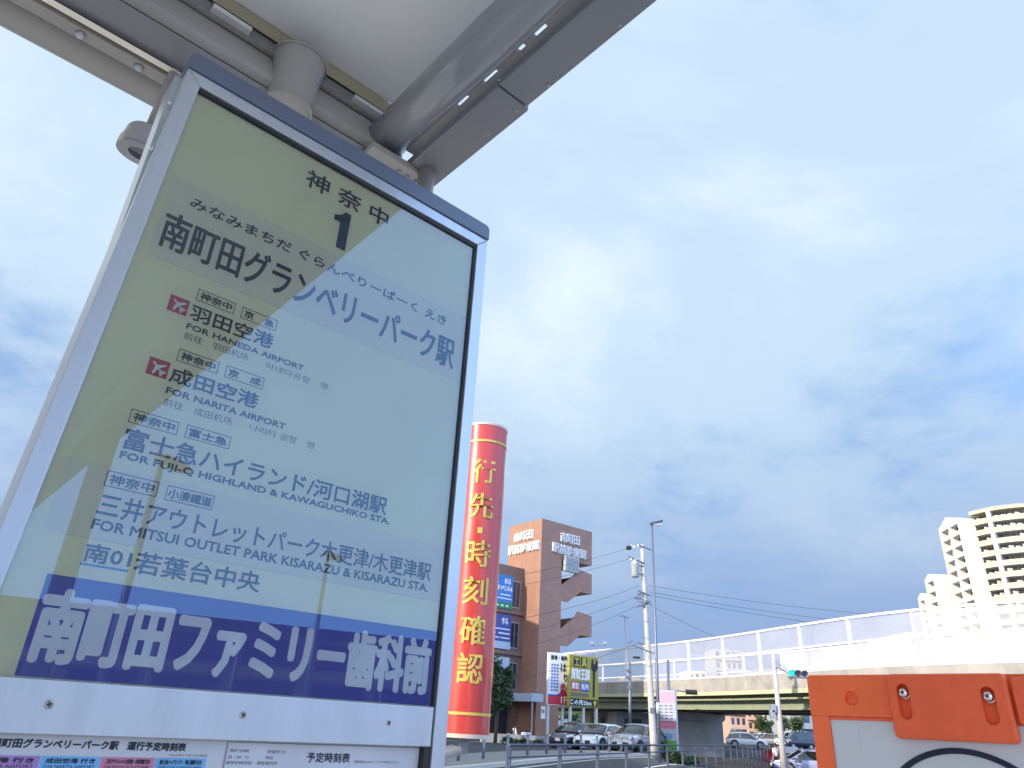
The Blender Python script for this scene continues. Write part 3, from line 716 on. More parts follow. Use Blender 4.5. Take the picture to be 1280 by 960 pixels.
block('distant_building', 780, 800, 846, 300, 12, M_h1, 'tiny pinkish distant building low behind the barrier near the utility pole', 4, 3)
block('shopping_building', 1135, 1200, 790, 120, 14, M_h3, 'cream low building behind the sun whitened barrier panels under the apartment tower', 6, 6)

# off-camera neighbours on the left, whose long shadows lie over the car park, and the station behind
def plain(name, x0, x1, y0, y1, H, m, label, st, cc, rz=0):
    r = thing(name, ((x0 + x1) / 2, (y0 + y1) / 2, 0), rz, label, 'building'); w, d = (x1 - x0) / 2, (y1 - y0) / 2
    mb = MB(); mb.box(-w, w, -d, d, -.5, H); mb.box(-w - .3, w + .3, -d - .3, d + .3, H, H + .5); mb.build('wall', m, r)
    fh = H / st
    for s in range(st):
        for c in range(cc):
            cw = 2 * w / cc; cd_ = 2 * d / cc
            for bx in ((-w + c * cw + cw * .2, -w + c * cw + cw * .8, -d - .06, -d - .01), (w + .01, w + .06, -d + c * cd_ + cd_ * .2, -d + c * cd_ + cd_ * .8)):
                mb = MB(); mb.box(*bx, s * fh + fh * .3, s * fh + fh * .8); mb.build('window', M_glassb, r)
    return r
plain('office_building', -26, -15, 47, 66, 17.5, M_h3, 'beige office building hidden behind the bus stop sign', 4, 5)
plain('office_building', -15.5, -12.5, 29, 41, 13.0, M_conc, 'low concrete office building left of the street', 3, 5)
plain('office_building', -40, -25, 2, 18, 15, M_h1, 'pinkish office building left of the street', 4, 5)

def station():
    c = Vector((34, -25, 0)); ang = math.atan2(.82, .57); r = thing('station_building', (c.x, c.y, 0), ang, 'long low station building behind the photographer, mirrored in the sign pane', 'building')
    # local x along the facade, +y faces the bus stop
    mb = MB(); mb.box(-30, 34, -14, 0, 0, 5.3); mb.build('wall', M_conc, r)
    mb = MB(); mb.prism([(-15, 5.3), (2.6, 5.3), (3.0, 5.6), (-15, 6.1)], lambda y, z, x: (x, y, z), -31, 35); mb.build('roof', mat('roof_slate', (.10, .11, .13), .5), r)
    for k in range(16):
        x = -29 + k * 4.0
        mb = MB(); mb.box(x + .35, x + 3.65, .02, .06, .3, 2.9); mb.build('shop_window', M_glassb, r)
        mb = MB(); mb.box(x + .5, x + 3.5, .02, .06, 3.7, 5.0); mb.build('window', M_glassb, r)
        mb = MB(); mb.tube([(x, 2.2, 0), (x, 2.2, 5.29)], .11, 10); mb.build('column', M_beamd, r)
    mb = MB(); mb.box(-30, 34, .07, .5, 3.05, 3.5); mb.build('fascia_board', mat('fascia_ochre', (.50, .42, .20), .6), r)
station()
for (x, y) in ((9.5, -6.2), (17, -6.0)):
    r_ = thing('platform_lamp', (x, y, 0), 0, 'tall platform lamp behind the photographer, %s' % ('nearer' if x < 12 else 'farther'), 'street lamp')
    mb = MB(); mb.tube([(0, 0, 0), (0, 0, 5.2)], [.08, .05], 10); mb.build('pole', M_rail, r_); mb = MB(); mb.box(-.1, .7, -.12, .12, 5.2, 5.3); mb.build('lamp_head', M_rail, r_)
# ---------------------------------------------------------------- vegetation
def leaves(name, parent, c, rad, n, m, size=.16, clumps=9, seed=1, flat=0.):
    rnd = random.Random(seed); mb = MB(); cl = []
    for _ in range(clumps):
        d = Vector((rnd.gauss(0, 1), rnd.gauss(0, 1), rnd.gauss(0, 1))).normalized() * rnd.uniform(.25, .78)
        cl.append((Vector((c[0] + d.x * rad[0], c[1] + d.y * rad[1], c[2] + d.z * rad[2])), rnd.uniform(.3, .5)))
    for _ in range(n):
        cc, rr = rnd.choice(cl); d = Vector((rnd.gauss(0, 1), rnd.gauss(0, 1), rnd.gauss(0, 1))).normalized() * (rnd.random() ** .4)
        p = cc + Vector((d.x * rad[0], d.y * rad[1], d.z * rad[2])) * rr
        a = Vector((rnd.gauss(0, 1), rnd.gauss(0, 1), rnd.gauss(0, 1))).normalized(); b = a.orthogonal().normalized(); s = size * rnd.uniform(.6, 1.3)
        mb.face([p - a * s, p + b * s * .5, p + a * s, p - b * s * .5], rnd.choice((0, 0, 1)))
    return mb.build(name, m, parent, fixn=False)
def tree(name, x, y, h, rw, rh, label, m, seed, group=None, n=1400, size=.2, cat='tree'):
    g = gz(x, y); r = thing(name, (x, y, g), 0, label, cat, group)
    mb = MB(); mb.tube([(0, 0, -.1), (.05, 0, h * .35), (-.05, .05, h - rh * .6)], [.06 * rw + .05, .05 * rw + .03, .03], 8)
    for k in range(5):
        a = k * 1.3 + seed; mb.tube([(0, 0, h - rh * 1.5), (math.cos(a) * rw * .5, math.sin(a) * rw * .5, h - rh * (.6 + .2 * (k % 3)))], [.04, .015], 6)
    mb.build('trunk', M_trunk, r); leaves('crown', r, (0, 0, h - rh), (rw, rw, rh), n, m, size, 14, seed)
    return r
p = at_y(622, 870, 52); tree('street_tree', p.x, 52, 5.6, 1.3, 2.2, 'dark leafy tree between the red column sign and the clinic entrance', [M_leafd, M_leaf], 3, size=.22, n=2200)
for k, (px, py, D, hw) in enumerate(((951, 901, 100, 1.0), (961, 907, 104, .9), (980, 901, 98, 1.05), (997, 900, 96, 1.15))):
    p = at_y(px, py, D); g = gz(p.x, D); lab = ['round clipped tree leftmost of four in front of the yellow houses', 'smallest round clipped tree of four left of the signal pole', 'round clipped tree just right of the signal pole', 'largest round clipped tree beside the orange board'][k]
    tree('round_tree', p.x, D, p.z - g + .8 * hw, hw, hw * 1.15, lab, [M_leaf, M_leafd], 10 + k, 'clipped round trees under the overpass', n=900, size=.16)
hb = thing('hedge', (0, 0, 0), 0, 'low green hedge along the kerb at the foot of the utility pole', 'hedge')
for i in range(4):
    p = at_y(838 + 8 * i, 938, 45 + 1.2 * i); leaves('shrub', hb, (p.x, p.y, gz(p.x, p.y) + .35), (.9, .7, .38), 700, [M_leaf, M_leafd], .09, 10, 30 + i)
sb = tag(None or thing('garden_shrub', (0, 0, 0)), 'low planting bed in front of the clinic entrance', 'shrub')
for i in range(5):
    p = at_y(636 + 9 * i, 922, 50); leaves('shrub', sb, (p.x, p.y, gz(p.x, p.y) + .2), (.6, .4, .28), 300, [M_leafd, M_leaf], .08, 8, 50 + i)
# a far line of trees and rooftops closing the horizon
def far_wood():
    rnd = random.Random(5); mb = MB()
    for i in range(5200):
        x = rnd.uniform(-420, 520); h = 5 + 4 * math.sin(x * .05) + 3 * math.sin(x * .013 + 1)
        y = 420 + rnd.uniform(-15, 15); z = rnd.uniform(0, max(2, h) + rnd.uniform(0, 3)); s = rnd.uniform(1.2, 2.6); a = rnd.uniform(0, PI); dx, dy = math.cos(a) * s, math.sin(a) * s
        mb.face([(x - dx, y - dy, z), (x, y, z - s * .7), (x + dx, y + dy, z), (x, y, z + s)])
    o = mb.build('distant_wood', M_leaf, fixn=False); tag(o, 'dark line of distant trees along the horizon', 'trees', kind='stuff')
far_wood()

# ================================================================== OBJECTS
# ---------------------------------------------------------------- bus stop sign (local: x along, y away from camera, z up)
sign = thing('bus_stop_sign', (S0.x, S0.y, 0), SR, 'large yellow bus stop sign in a silver frame listing airport and outlet destinations', 'sign')
PL, PR, PB, PT = -.188, .4155, 1.3715, 2.289
OL, OR_, OT = -.2145, .4415, 2.3125
PLx = lambda z: -.1885 - (2.29 - z) * .0362          # the left stile leans out a little
OLx = lambda z: -.2140 - (2.3125 - z) * .0330
ZB = .25
def fp(u, v, t): return (u, -t, v)
mb = MB(); mb.prism([(PLx(1.36) - .004, 1.36), (PR + .004, 1.36), (PR + .004, PT + .006), (PLx(PT) - .004, PT + .006)], lambda u, v, t: (u, t, v), 0, .012); panel = mb.build('sign_panel', M_yel, sign)
def flat(name, u0, u1, v0, v1, t, m, par, quad=None):
    mb = MB(); q = quad or [(u0, v0), (u1, v0), (u1, v1), (u0, v1)]; mb.face([fp(u, v, t) for u, v in q]); return mb.build(name, m, par, fixn=False)
flat('beige_strip', PL + .004, PR - .004, 1.957, 2.108, .0003, M_pnk, panel)
flat('beige_strip', PL - .008, PR - .004, 1.537, 1.6327, .0003, M_pnk, panel)
flat('blue_band', PL + .012, PR - .003, 1.3725, 1.4875, .0003, M_blue, panel)
for z in (1.9562, 1.5362): flat('strip_seam', PL + .012, PR - .004, z, z + .0007, .00045, mat('film_seam', (.60, .56, .38), .5), panel)
def T(s, a0, a1, z0, z1, m=M_navy, bold=0., res=2, name='lettering', par=panel, t=.0006):
    mb = MB(); lettering(mb, s, fp, a0, z0, a1 - a0, z1 - z0, off=t, bold=bold, res=res); return mb.build(name, m, par, fixn=False)
T('神 奈 中', .0236, .1995, 2.2175, 2.257, M_ink, .0007)
# heavy route digit
mb = MB(); 
for pts in ([(.1035, 2.122), (.1225, 2.122), (.1225, 2.205), (.1105, 2.205), (.1035, 2.196)], [(.1035, 2.1955), (.1035, 2.178), (.0900, 2.178), (.0900, 2.190), (.0985, 2.1925)]):
    mb.face([fp(u, v, .0006) for u, v in pts])
mb.build('route_digit', mat('print_scuffed_blue', (.015, .03, .08), .5, var=.9, vscale=110), panel, fixn=False)
T('みなみまちだ ぐらんべりーぱーく えき', -.148, .3625, 2.066, 2.0865, M_navy, .0005)
T('南町田グランベリーパーク駅', -.174, .3887, 1.978, 2.043, M_navy, .0012)
def boxed(s, a0, a1, z0, z1, mg=.005):
    w = .0011; mb = MB()
    for (u0, u1, v0, v1) in ((a0, a1, z0, z0 + w), (a0, a1, z1 - w, z1), (a0, a0 + w, z0 + w, z1 - w), (a1 - w, a1, z0 + w, z1 - w)): mb.face([fp(u, v, .0006) for u, v in ((u0, v0), (u1, v0), (u1, v1), (u0, v1))])
    o = mb.build('company_box', M_navy, panel, fixn=False); T(s, a0 + mg, a1 - mg, z0 + .0038, z1 - .0038, bold=.0004)
boxed('神奈中', -.1006, -.0415, 1.9133, 1.9336); boxed('京　急', -.030, .0297, 1.9127, 1.933)
boxed('神奈中', -.1036, -.0428, 1.8073, 1.8272); boxed('京　成', -.0318, .0298, 1.8068, 1.8268)
boxed('神奈中', -.1409, -.0757, 1.6976, 1.7176); boxed('富士急', -.0648, .0004, 1.698, 1.7178)
boxed('神奈中', -.1463, -.0802, 1.6056, 1.6268); boxed('小湊鐵道', -.0688, -.0028, 1.605, 1.6258, .003)
def plane_icon(a0, a1, z0, z1):
    o = flat('airport_icon', a0, a1, z0, z1, .0005, M_red, panel); cx, cz = (a0 + a1) / 2, (z0 + z1) / 2; s = (a1 - a0) * .43
    half = [(0, 1.0), (.10, .85), (.12, .35), (.95, -.12), (.95, -.32), (.12, -.12), (.09, -.62), (.42, -.85), (.42, -1.0), (0, -.88)]
    pts = half + [(-x, y) for x, y in reversed(half[1:-1])]; a = R_(-48)
    P2 = [(cx + s * (x * math.cos(a) + y * -math.sin(a) * -1) if False else cx + s * (x * math.cos(a) - y * math.sin(a)) * -1, cz + s * (x * math.sin(a) + y * math.cos(a))) for x, y in pts]
    n = len(P2); mb = MB()
    for k in range(n): mb.face([fp(cx, cz, .0009), fp(*P2[k], .0009), fp(*P2[(k + 1) % n], .0009)])
    mb.build('aeroplane_print', M_wht, panel, fixn=False)
plane_icon(-.1359, -.1075, 1.8803, 1.9071); plane_icon(-.1381, -.1095, 1.7736, 1.8006)
T('羽田空港', -.1028, .0295, 1.8792, 1.9052, bold=.0006); T('FOR HANEDA AIRPORT', -.1024, .0893, 1.8622, 1.8713, bold=.0004)
T('前往　羽田机场', -.1026, -.0031, 1.8447, 1.8562, M_inkg); T('하네다공항　행', .0262, .1368, 1.8437, 1.8548, M_inkg)
T('成田空港', -.1059, .0271, 1.7722, 1.7975, bold=.0006); T('FOR NARITA AIRPORT', -.105, .0785, 1.754, 1.7637, bold=.0004)
T('前往　成田机场', -.1042, -.0046, 1.735, 1.7468, M_inkg); T('나리타 공항　행', .0237, .1325, 1.7363, 1.7473, M_inkg)
T('富士急ハイランド/河口湖駅', -.139, .281, 1.6605, 1.6905, bold=.0006); T('FOR FUJI-Q HIGHLAND & KAWAGUCHIKO STA.', -.138, .2911, 1.6437, 1.6563, bold=.0005)
T('三井アウトレットパーク木更津/木更津駅', -.145, .3859, 1.567, 1.597, bold=.0005); T('FOR MITSUI OUTLET PARK KISARAZU & KISARAZU STA.', -.1453, .3831, 1.549, 1.562, bold=.0005)
T('南01', -.144, -.0888, 1.5085, 1.5312, bold=.0005); flat('underline', -.1455, -.0884, 1.5035, 1.5062, .0006, M_cyan, panel)
T('若葉台中央', -.083, .0884, 1.504, 1.532, bold=.0005)
T('南町田ファミリー歯科前', -.169, .4005, 1.3905, 1.4705, M_wht, .0033, t=.0009)
# frame
fy0, fy1 = -.012, .078
def rail(name, poly):
    mb = MB(); mb.prism(poly, lambda u, v, t: (u, t, v), fy0, fy1); return mb.build(name, M_alu, sign, bevel=.0012)
rail('frame_stile', [(OLx(ZB), ZB), (PLx(ZB), ZB), (PLx(PT), PT), (OLx(OT), OT)])
rail('frame_stile', [(PR, .25), (OR_, .25), (OR_, OT), (PR, PT)])
rail('frame_head', [(OLx(OT) + .0008, OT), (PLx(PT) + .0008, PT + .0004), (PR - .0006, PT + .0004), (OR_ - .0006, OT)])
mb = MB(); mb.prism([(PLx(1.314) + .001, 1.314), (.412, 1.314), (.412, 1.3705), (PLx(1.37) + .001, 1.3705)], lambda u, v, t: (u, t, v), -.010, 0.0); lr = mb.build('cover_rail', M_alu, sign, bevel=.0008)
for a, rr in ((-.1341, .0052), (.0975, .0048), (.3288, .0045)):
    mb = MB(); mb.disc((a, -.0102, 1.3448), (0, -1, 0), rr, .0016, 18, r2=rr * .72); s_ = mb.build('screw', M_chr, lr)
    mb = MB(); an = a * 9
    for k in (0, 1):
        c_, s2 = math.cos(an + k * PI / 2), math.sin(an + k * PI / 2); l, w = rr * .62, rr * .14
        mb.face([(a + x * c_ - z * s2, -.01195, 1.3448 + x * s2 + z * c_) for x, z in ((-l, -w), (l, -w), (l, w), (-l, w))])
    mb.build('screw_slot', M_dark, lr, fixn=False)
mb = MB(); mb.box(PLx(1.28), PR, .014, fy1 - .002, 1.28, OT - .006); mb.build('back_box', M_alu, sign)
mb = MB(); mb.prism([(PLx(PT), PT - .001), (PR, PT - .001), (PR, PT - .007), (PLx(PT), PT - .007)], lambda u, v, t: (u, t, v), -.008, -.0005); mb.build('top_gasket', M_dark, sign)
mb = MB(); mb.box(PR - .0045, PR - .0005, -.008, -.0005, 1.372, PT - .008); mb.build('side_gasket', M_dark, sign)
cap_poly = [(OL - .001, OT + .0015), (OR_ + .001, OT + .0015), (OR_ + .001, 2.338)] + [(OR_ + .001 - .012 * (1 - math.cos(t)), 2.338 + .012 * math.sin(t)) for t in (PI / 6, PI / 3, PI / 2)] + [(OL + .006, 2.350), (OL - .001, 2.343)]
mb = MB(); mb.prism(cap_poly, lambda u, v, t: (u, t, v), -.016, .10); mb.build('top_cap', M_cap, sign, bevel=.0015)
mb = MB(); mb.face([(PLx(1.3712), -.0045, 1.3712), (PR - .0046, -.0045, 1.3712), (PR - .0046, -.0045, PT - .0072), (PLx(PT), -.0045, PT - .0072)]); mb.build('acrylic_pane', M_pane, sign, fixn=False)
# hinge screws on the left side
for z in (2.245, 2.145):
    mb = MB(); mb.disc((OLx(z) - .0004, .012, z), (-1, 0, 0), .0055, .003, 16); mb.disc((OLx(z) - .0034, .012, z), (-1, 0, 0), .0042, .0035, 16, r2=.003); mb.build('side_screw', M_chr, sign)
# lower display case with two posters
mb = MB(); mb.box(PL - .045, PR, .006, .02, .45, 1.36); case = mb.build('display_back', M_paper, sign)
mb = MB(); mb.box(.402, PR - .0005, -.008, .005, .45, 1.312); mb.build('case_gap', M_dark, sign)
mb = MB(); mb.box(PL - .06, PR, -.010, .076, .40, .45); mb.build('bottom_rail', M_alu, sign)
po1 = flat('poster', PL - .028, .0885, .46, 1.3135, -.004, M_paper, sign); po2 = flat('poster', .0915, .4012, .46, 1.311, -.0038, mat('poster_paper_right', (.52, .53, .57), .6), sign)
T('南町田グランベリーパーク駅　運行予定時刻表', -.1755, .0365, 1.2995, 1.3085, M_navy, .0004, par=po1, t=-.0034)
T('2019年11月13日現在', .0185, .0668, 1.2935, 1.2962, M_inkg, par=po1, t=-.0034)
for (u0, u1, m, s1, s2) in ((-.205, -.1236, M_purp, '羽田空港 行き', 'FOR HANEDA AIRPORT'), (-.1236, -.0597, M_lblu, '成田空港 行き', 'FOR NARITA AIRPORT'), (-.0597, .0026, M_pink, '三井アウトレット木更津・木更津駅 行き', 'FOR MITSUI OUTLET PARK'), (.0026, .0668, M_lblu, '富士急ハイランド・河口湖駅 行き', 'FOR FUJI-Q HIGHLAND')):
    flat('timetable_cell', u0 + .0005, u1 - .0005, 1.2775, 1.2915, -.0036, m, po1)
    T(s1, u0 + .006, u1 - .006, 1.2845, 1.2895, M_navy, .0002, par=po1, t=-.0032); T(s2, u0 + .005, u1 - .005, 1.2792, 1.2826, M_navy, par=po1, t=-.0032)
flat('timetable_grid', -.205, .0668, .6, 1.2765, -.0036, mat('timetable_pale', (.42, .47, .55), .6), po1)
T('予定時刻表', .2082, .2776, 1.2892, 1.3015, M_navy, .0003, par=po2, t=-.0032)
T('南町田駅', .0945, .122, 1.2997, 1.3035, M_inkg, par=po2, t=-.0032); T('停留所 29', .1475, .174, 1.2992, 1.3032, M_inkg, par=po2, t=-.0032)
T('28・04・01', .0935, .1225, 1.2922, 1.2958, M_inkg, par=po2, t=-.0032); T('現在', .146, .158, 1.292, 1.2958, M_inkg, par=po2, t=-.0032)
T('神奈中時刻表・運賃案内所', .0925, .165, 1.285, 1.2895, M_inkg, par=po2, t=-.0032)
T('道路混雑のためダイヤどおり運行できない', .285, .365, 1.289, 1.2925, M_inkg, par=po2, t=-.0032)
for a in (PL - .075, PR + .012):
    mb = MB(); mb.box(a - .012, a + .012, .02, .06, 0, .3); mb.build('leg', M_alu, sign)

# ---------------------------------------------------------------- red cylinder sign behind it
RDD = 3.5
pt = at_y(605, 535, RDD); pb = at_y(584, 916, RDD)
RX = (at_y(608, 535, RDD).x + at_y(584, 916, RDD).x) / 2 - .006
red = thing('red_column_sign', (RX, RDD, 0), 0, 'glossy red column sign with yellow characters standing between the bus stop sign and the clinic', 'sign')
zt, zb = at_y(600, 539, RDD).z, at_y(590, 919, RDD).z
M_redv = mat('red_vinyl', (.44, .035, .026), .34, var=.06, vscale=2, coat=.5, stretch=(6, 6, .6)); M_yelt = mat('yellow_vinyl', (.52, .39, .08), .4, var=.05)
RR = .110
def cylband(name, z0, z1, r, m, n=48, t0=0, t1=2 * PI, rows_=8):
    mb = MB(); mb.grid([[(r * math.cos(t0 + (t1 - t0) * k / n), r * math.sin(t0 + (t1 - t0) * k / n), z0 + (z1 - z0) * q / rows_) for k in range(n + 1)] for q in range(rows_ + 1)]); return mb.build(name, m, red)
def wob(z): return 0
mb = MB(); rows = []
for q in range(41):
    z = zb + (zt - zb) * q / 40
    rows.append([((RR + .0014 * math.sin(z * 23 + k * .5) * math.sin(k * .26 + z * 7)) * math.cos(2 * PI * k / 56), (RR + .0014 * math.sin(z * 19 + k * .4) * math.sin(k * .33)) * math.sin(2 * PI * k / 56), z) for k in range(56)])
mb.grid(rows, close=True, capends=True); body = mb.build('sign_body', M_redv, red); body.data.set_sharp_from_angle(angle=R_(50))
for z0, z1, r in ((zb - .012, zb + .004, RR + .004), (zt - .004, zt + .008, RR + .003)):
    mb = MB(); mb.tube([(0, 0, z0), (0, 0, z1)], r, 56); o = mb.build('end_rim', mat('rim_pale', (.5, .42, .36), .5), red); o.data.set_sharp_from_angle(angle=R_(50))
for py in (550, 893):
    z = at_y(600, py, RDD - RR).z; cylband('yellow_stripe', z - .006, z + .006, RR + .0028, M_yelt, rows_=1)
for ch, py, px in (('行', 588.6, 607), ('先', 632, 604), ('・', 663, 602), ('時', 691.6, 600), ('刻', 738, 597), ('確', 787.5, 593), ('認', 835, 590)):
    z = at_y(px, py, RDD - RR).z; w = .116; h = .122
    mb = MB(); c0 = -PI / 2 + .07
    F_ = lambda u, v, t: ((RR + .003 + t) * math.cos(c0 + u / RR), (RR + .003 + t) * math.sin(c0 + u / RR), v)
    if ch == '・': lettering(mb, '■', F_, -.012, z - .014, .024, .028)
    else: lettering(mb, ch, F_, -w / 2, z - h / 2, w, h, bold=.0022, res=3)
    mb.build('lettering', M_yelt, red, fixn=False)
mb = MB(); mb.tube([(0, 0, zb), (0, 0, zb - .05), (-.12, .10, zb - .09), (-.30, .25, zb - .1)], [.03, .028, .024, .024], 12); mb.tube([(-.30, .25, zt - .2), (-.30, .25, 0)], .03, 12); mb.build('support_post', M_rail, red)

# ---------------------------------------------------------------- orange folding board, right foreground (local x along, y away, z up)
O0 = Vector((.60943, 1.49139, 0)); OA = math.atan2(-.73875841, .67397033)
ob = thing('orange_sign_board', (O0.x, O0.y, 0), OA, 'orange plastic sign board with white face, bolted bracket and black ring in the right foreground', 'sign')
def rrect(x0, x1, z0, z1, r, n=5):
    pts = []
    for cx, cz, a in ((x1 - r, z0 + r, -PI / 2), (x1 - r, z1 - r, 0), (x0 + r, z1 - r, PI / 2), (x0 + r, z0 + r, PI)):
        for k in range(n + 1): t = a + PI / 2 * k / n; pts.append((cx + r * math.cos(t), cz + r * math.sin(t)))
    return pts
W2 = .56
mb = MB(); Y = lambda u, v, t: (u, t, v)
def ringed(mb, outer, holes_rect, y0, y1):
    pass
# frame: top bar, stiles (bevelled), board recessed in it
bar = MB()
# top bar with a round dimple built by a ring of faces
def plate_with_hole(mb, x0, x1, z0, z1, cx, cz, r, y, depth, n=24, oval=0., cut=0.):
    # front face with a round (or slotted) hole and its recess
    def hp(k):
        t = 2 * PI * k / n; return (cx + r * math.cos(t), cz + r * math.sin(t) + (oval if math.sin(t) >= 0 else -oval))
    def op(k):
        t = 2 * PI * k / n; c, s_ = math.cos(t), math.sin(t)
        kx = (x1 - cx) / c if c > 1e-6 else ((x0 - cx) / c if c < -1e-6 else 1e9); kz = (z1 - cz) / s_ if s_ > 1e-6 else ((z0 - cz) / s_ if s_ < -1e-6 else 1e9)
        q = min(kx, kz); return (cx + c * q, cz + s_ * q)
    corners = [(x1, z1)] + ([(x0 + cut, z1), (x0 + cut * .29, z1 - cut * .29), (x0, z1 - cut)] if cut else [(x0, z1)]) + [(x0, z0), (x1, z0)]
    for k in range(n):
        a, b, c, d = hp(k), hp(k + 1), op(k + 1), op(k)
        poly = [a, d]
        for q in corners:
            ang = math.atan2(q[1] - cz, q[0] - cx) % (2 * PI); t0 = 2 * PI * k / n; t1 = 2 * PI * (k + 1) / n
            if t0 < ang < t1: poly.append(q)
        poly += [c, b]; mb.face([(u, y, v) for u, v in poly])
        mb.face([(a[0], y, a[1]), (b[0], y, b[1]), (b[0], y + depth, b[1]), (a[0], y + depth, a[1])], smooth=True)
    if oval:
        a, b = hp(0), (cx + r, cz - oval); mb.face([(u, y, v) for u, v in (a, op(0), b)]); mb.face([(a[0], y, a[1]), (b[0], y, b[1]), (b[0], y + depth, b[1]), (a[0], y + depth, a[1])])
    mb.face([(hp(k)[0], y + depth, hp(k)[1]) for k in range(n)])
mb = MB(); plate_with_hole(mb, 0.0, .1545, 1.3985, 1.47, .0812, 1.4295, .0125, 0.0, .0066, cut=.007)
for a, b in (((0, 1.3985), (0, 1.463)), ((0, 1.463), (.002, 1.468)), ((.002, 1.468), (.007, 1.47)), ((.007, 1.47), (.1545, 1.47))): mb.face([(a[0], 0, a[1]), (b[0], 0, b[1]), (b[0], .0076, b[1]), (a[0], .0076, a[1])])
mb.build('dimple_plate', M_orange, ob)
mb = MB(); mb.prism(rrect(0, W2, .35, 1.47, .012), lambda u, v, t: (u, t, v), .0075, .045)
fr = mb.build('frame', M_orange, ob)
# raised perimeter on the front so that the white board sits sunk
mb = MB(); mb.box(0.0, .0345, -.0, .0075, .36, 1.3985)
mb.build('frame_stile', M_orange, ob, bevel=.0012)
mb = MB(); mb.box(.0350, W2 - .03, .0035, .0075, .38, 1.3925); bd = mb.build('white_panel', M_board, ob)
mb = MB(); mb.box(.0350, .1548, .0010, .0070, 1.3925, 1.3983); mb.build('panel_lip', M_orangeb, ob, bevel=.001)
for (u0, u1, v0, v1) in ((.085, .13, 1.3835, 1.3838), (.085, .0854, 1.34, 1.3836)): flat2 = MB(); flat2.face([(u0, .0032, v0), (u1, .0032, v0), (u1, .0032, v1), (u0, .0032, v1)]); flat2.build('pencil_line', mat('pencil', (.42, .45, .5), .6), ob, fixn=False)
# bracket with two slots
bx0, bx1, bz0, bz1 = .1525, .3395, 1.3655, 1.4702
bk = MB(); mid = (bx0 + bx1) / 2; yb_ = -.014
def slot_plate(mb, x0, x1, cx, cz):
    plate_with_hole(mb, x0, x1, bz0 + .0085, bz1 - .004, cx, cz, .0105, yb_, .0115, 28, .0185)
slot_plate(bk, bx0 + .006, mid, .1785, 1.4248); slot_plate(bk, mid, bx1 - .006, .3095, 1.4205)
bk.build('bracket_face', M_orangeb, ob)
def loop(inset, y):
    return [(u, y, v) for u, v in rrect(bx0 + inset, bx1 - inset, bz0 + inset, bz1 - inset * .6, .0085, 6)]
mb = MB(); L0 = loop(.0060, yb_ + .0002); L1 = loop(.003, yb_ + .0008); L2 = loop(.0006, yb_ + .0030); L3 = loop(0, yb_ + .006); L4 = loop(0, .0)
mb.grid([L0, L1, L2, L3, L4], close=True); mb.build('bracket_rim', M_orangeb, ob)
mb = MB(); mb.face([(u, yb_ + .00005, v) for u, v in rrect(bx0 + .0055, bx1 - .0055, bz0 + .0050, bz0 + .0092, .0018, 3)]); mb.build('bracket_edge', M_orangeb, ob, fixn=False)
mb = MB(); mb.face([(u, yb_ + .00005, v) for u, v in ((bx0 + .0055, bz1 - .0045), (bx1 - .0055, bz1 - .0045), (bx1 - .0055, bz1 - .0034), (bx0 + .0055, bz1 - .0034))]); mb.build('bracket_edge', M_orangeb, ob, fixn=False)
for cx, cz in ((.1775, 1.4392), (.3088, 1.4350)):
    mb = MB(); rows = []
    for rr, h in ((.0112, 0), (.0112, .0016), (.0098, .0024), (.0085, .0026), (.0083, .0045), (.0072, .0070), (.0050, .0086), (.0022, .0092)):
        rows.append([(cx + rr * math.cos(t * PI / 14), -.0045 - h, cz + rr * math.sin(t * PI / 14)) for t in range(28)])
    mb.grid(rows, close=True, capends=True); sc = mb.build('bolt', M_chr, ob)
    mb = MB(); mb.disc((cx, -.0137, cz), (0, -1, 0), .0022, .0003, 6); mb.build('bolt_socket', M_dark, ob)
# next bracket to the right, its edge only
mb = MB(); mb.prism(rrect(.3445, .53, 1.392, 1.4640, .008), lambda u, v, t: (u, t, v), -.010, 0.0); mb.build('bracket_face', M_orangeb, ob, bevel=.0025)
mb = MB(); rows = []
n = 120
for k in range(n + 1):
    t = 2 * PI * k / n; rows.append([(.245 + r * math.cos(t), y, 1.2065 + r * math.sin(t)) for r, y in ((.1495, .0034), (.1495, .0020), (.1405, .0020), (.1405, .0034))])
mb.grid(rows, close=True, smooth=False); mb.build('black_ring', mat('ring_navy', (.008, .013, .045), .45), ob)
for a in (.03, W2 - .03):
    mb = MB(); mb.prism([(a - .025, .36), (a + .025, .36), (a + .03, 0), (a - .03, 0)], lambda u, v, t: (u, t, v), .003, .05); mb.build('leg', M_orange, ob)

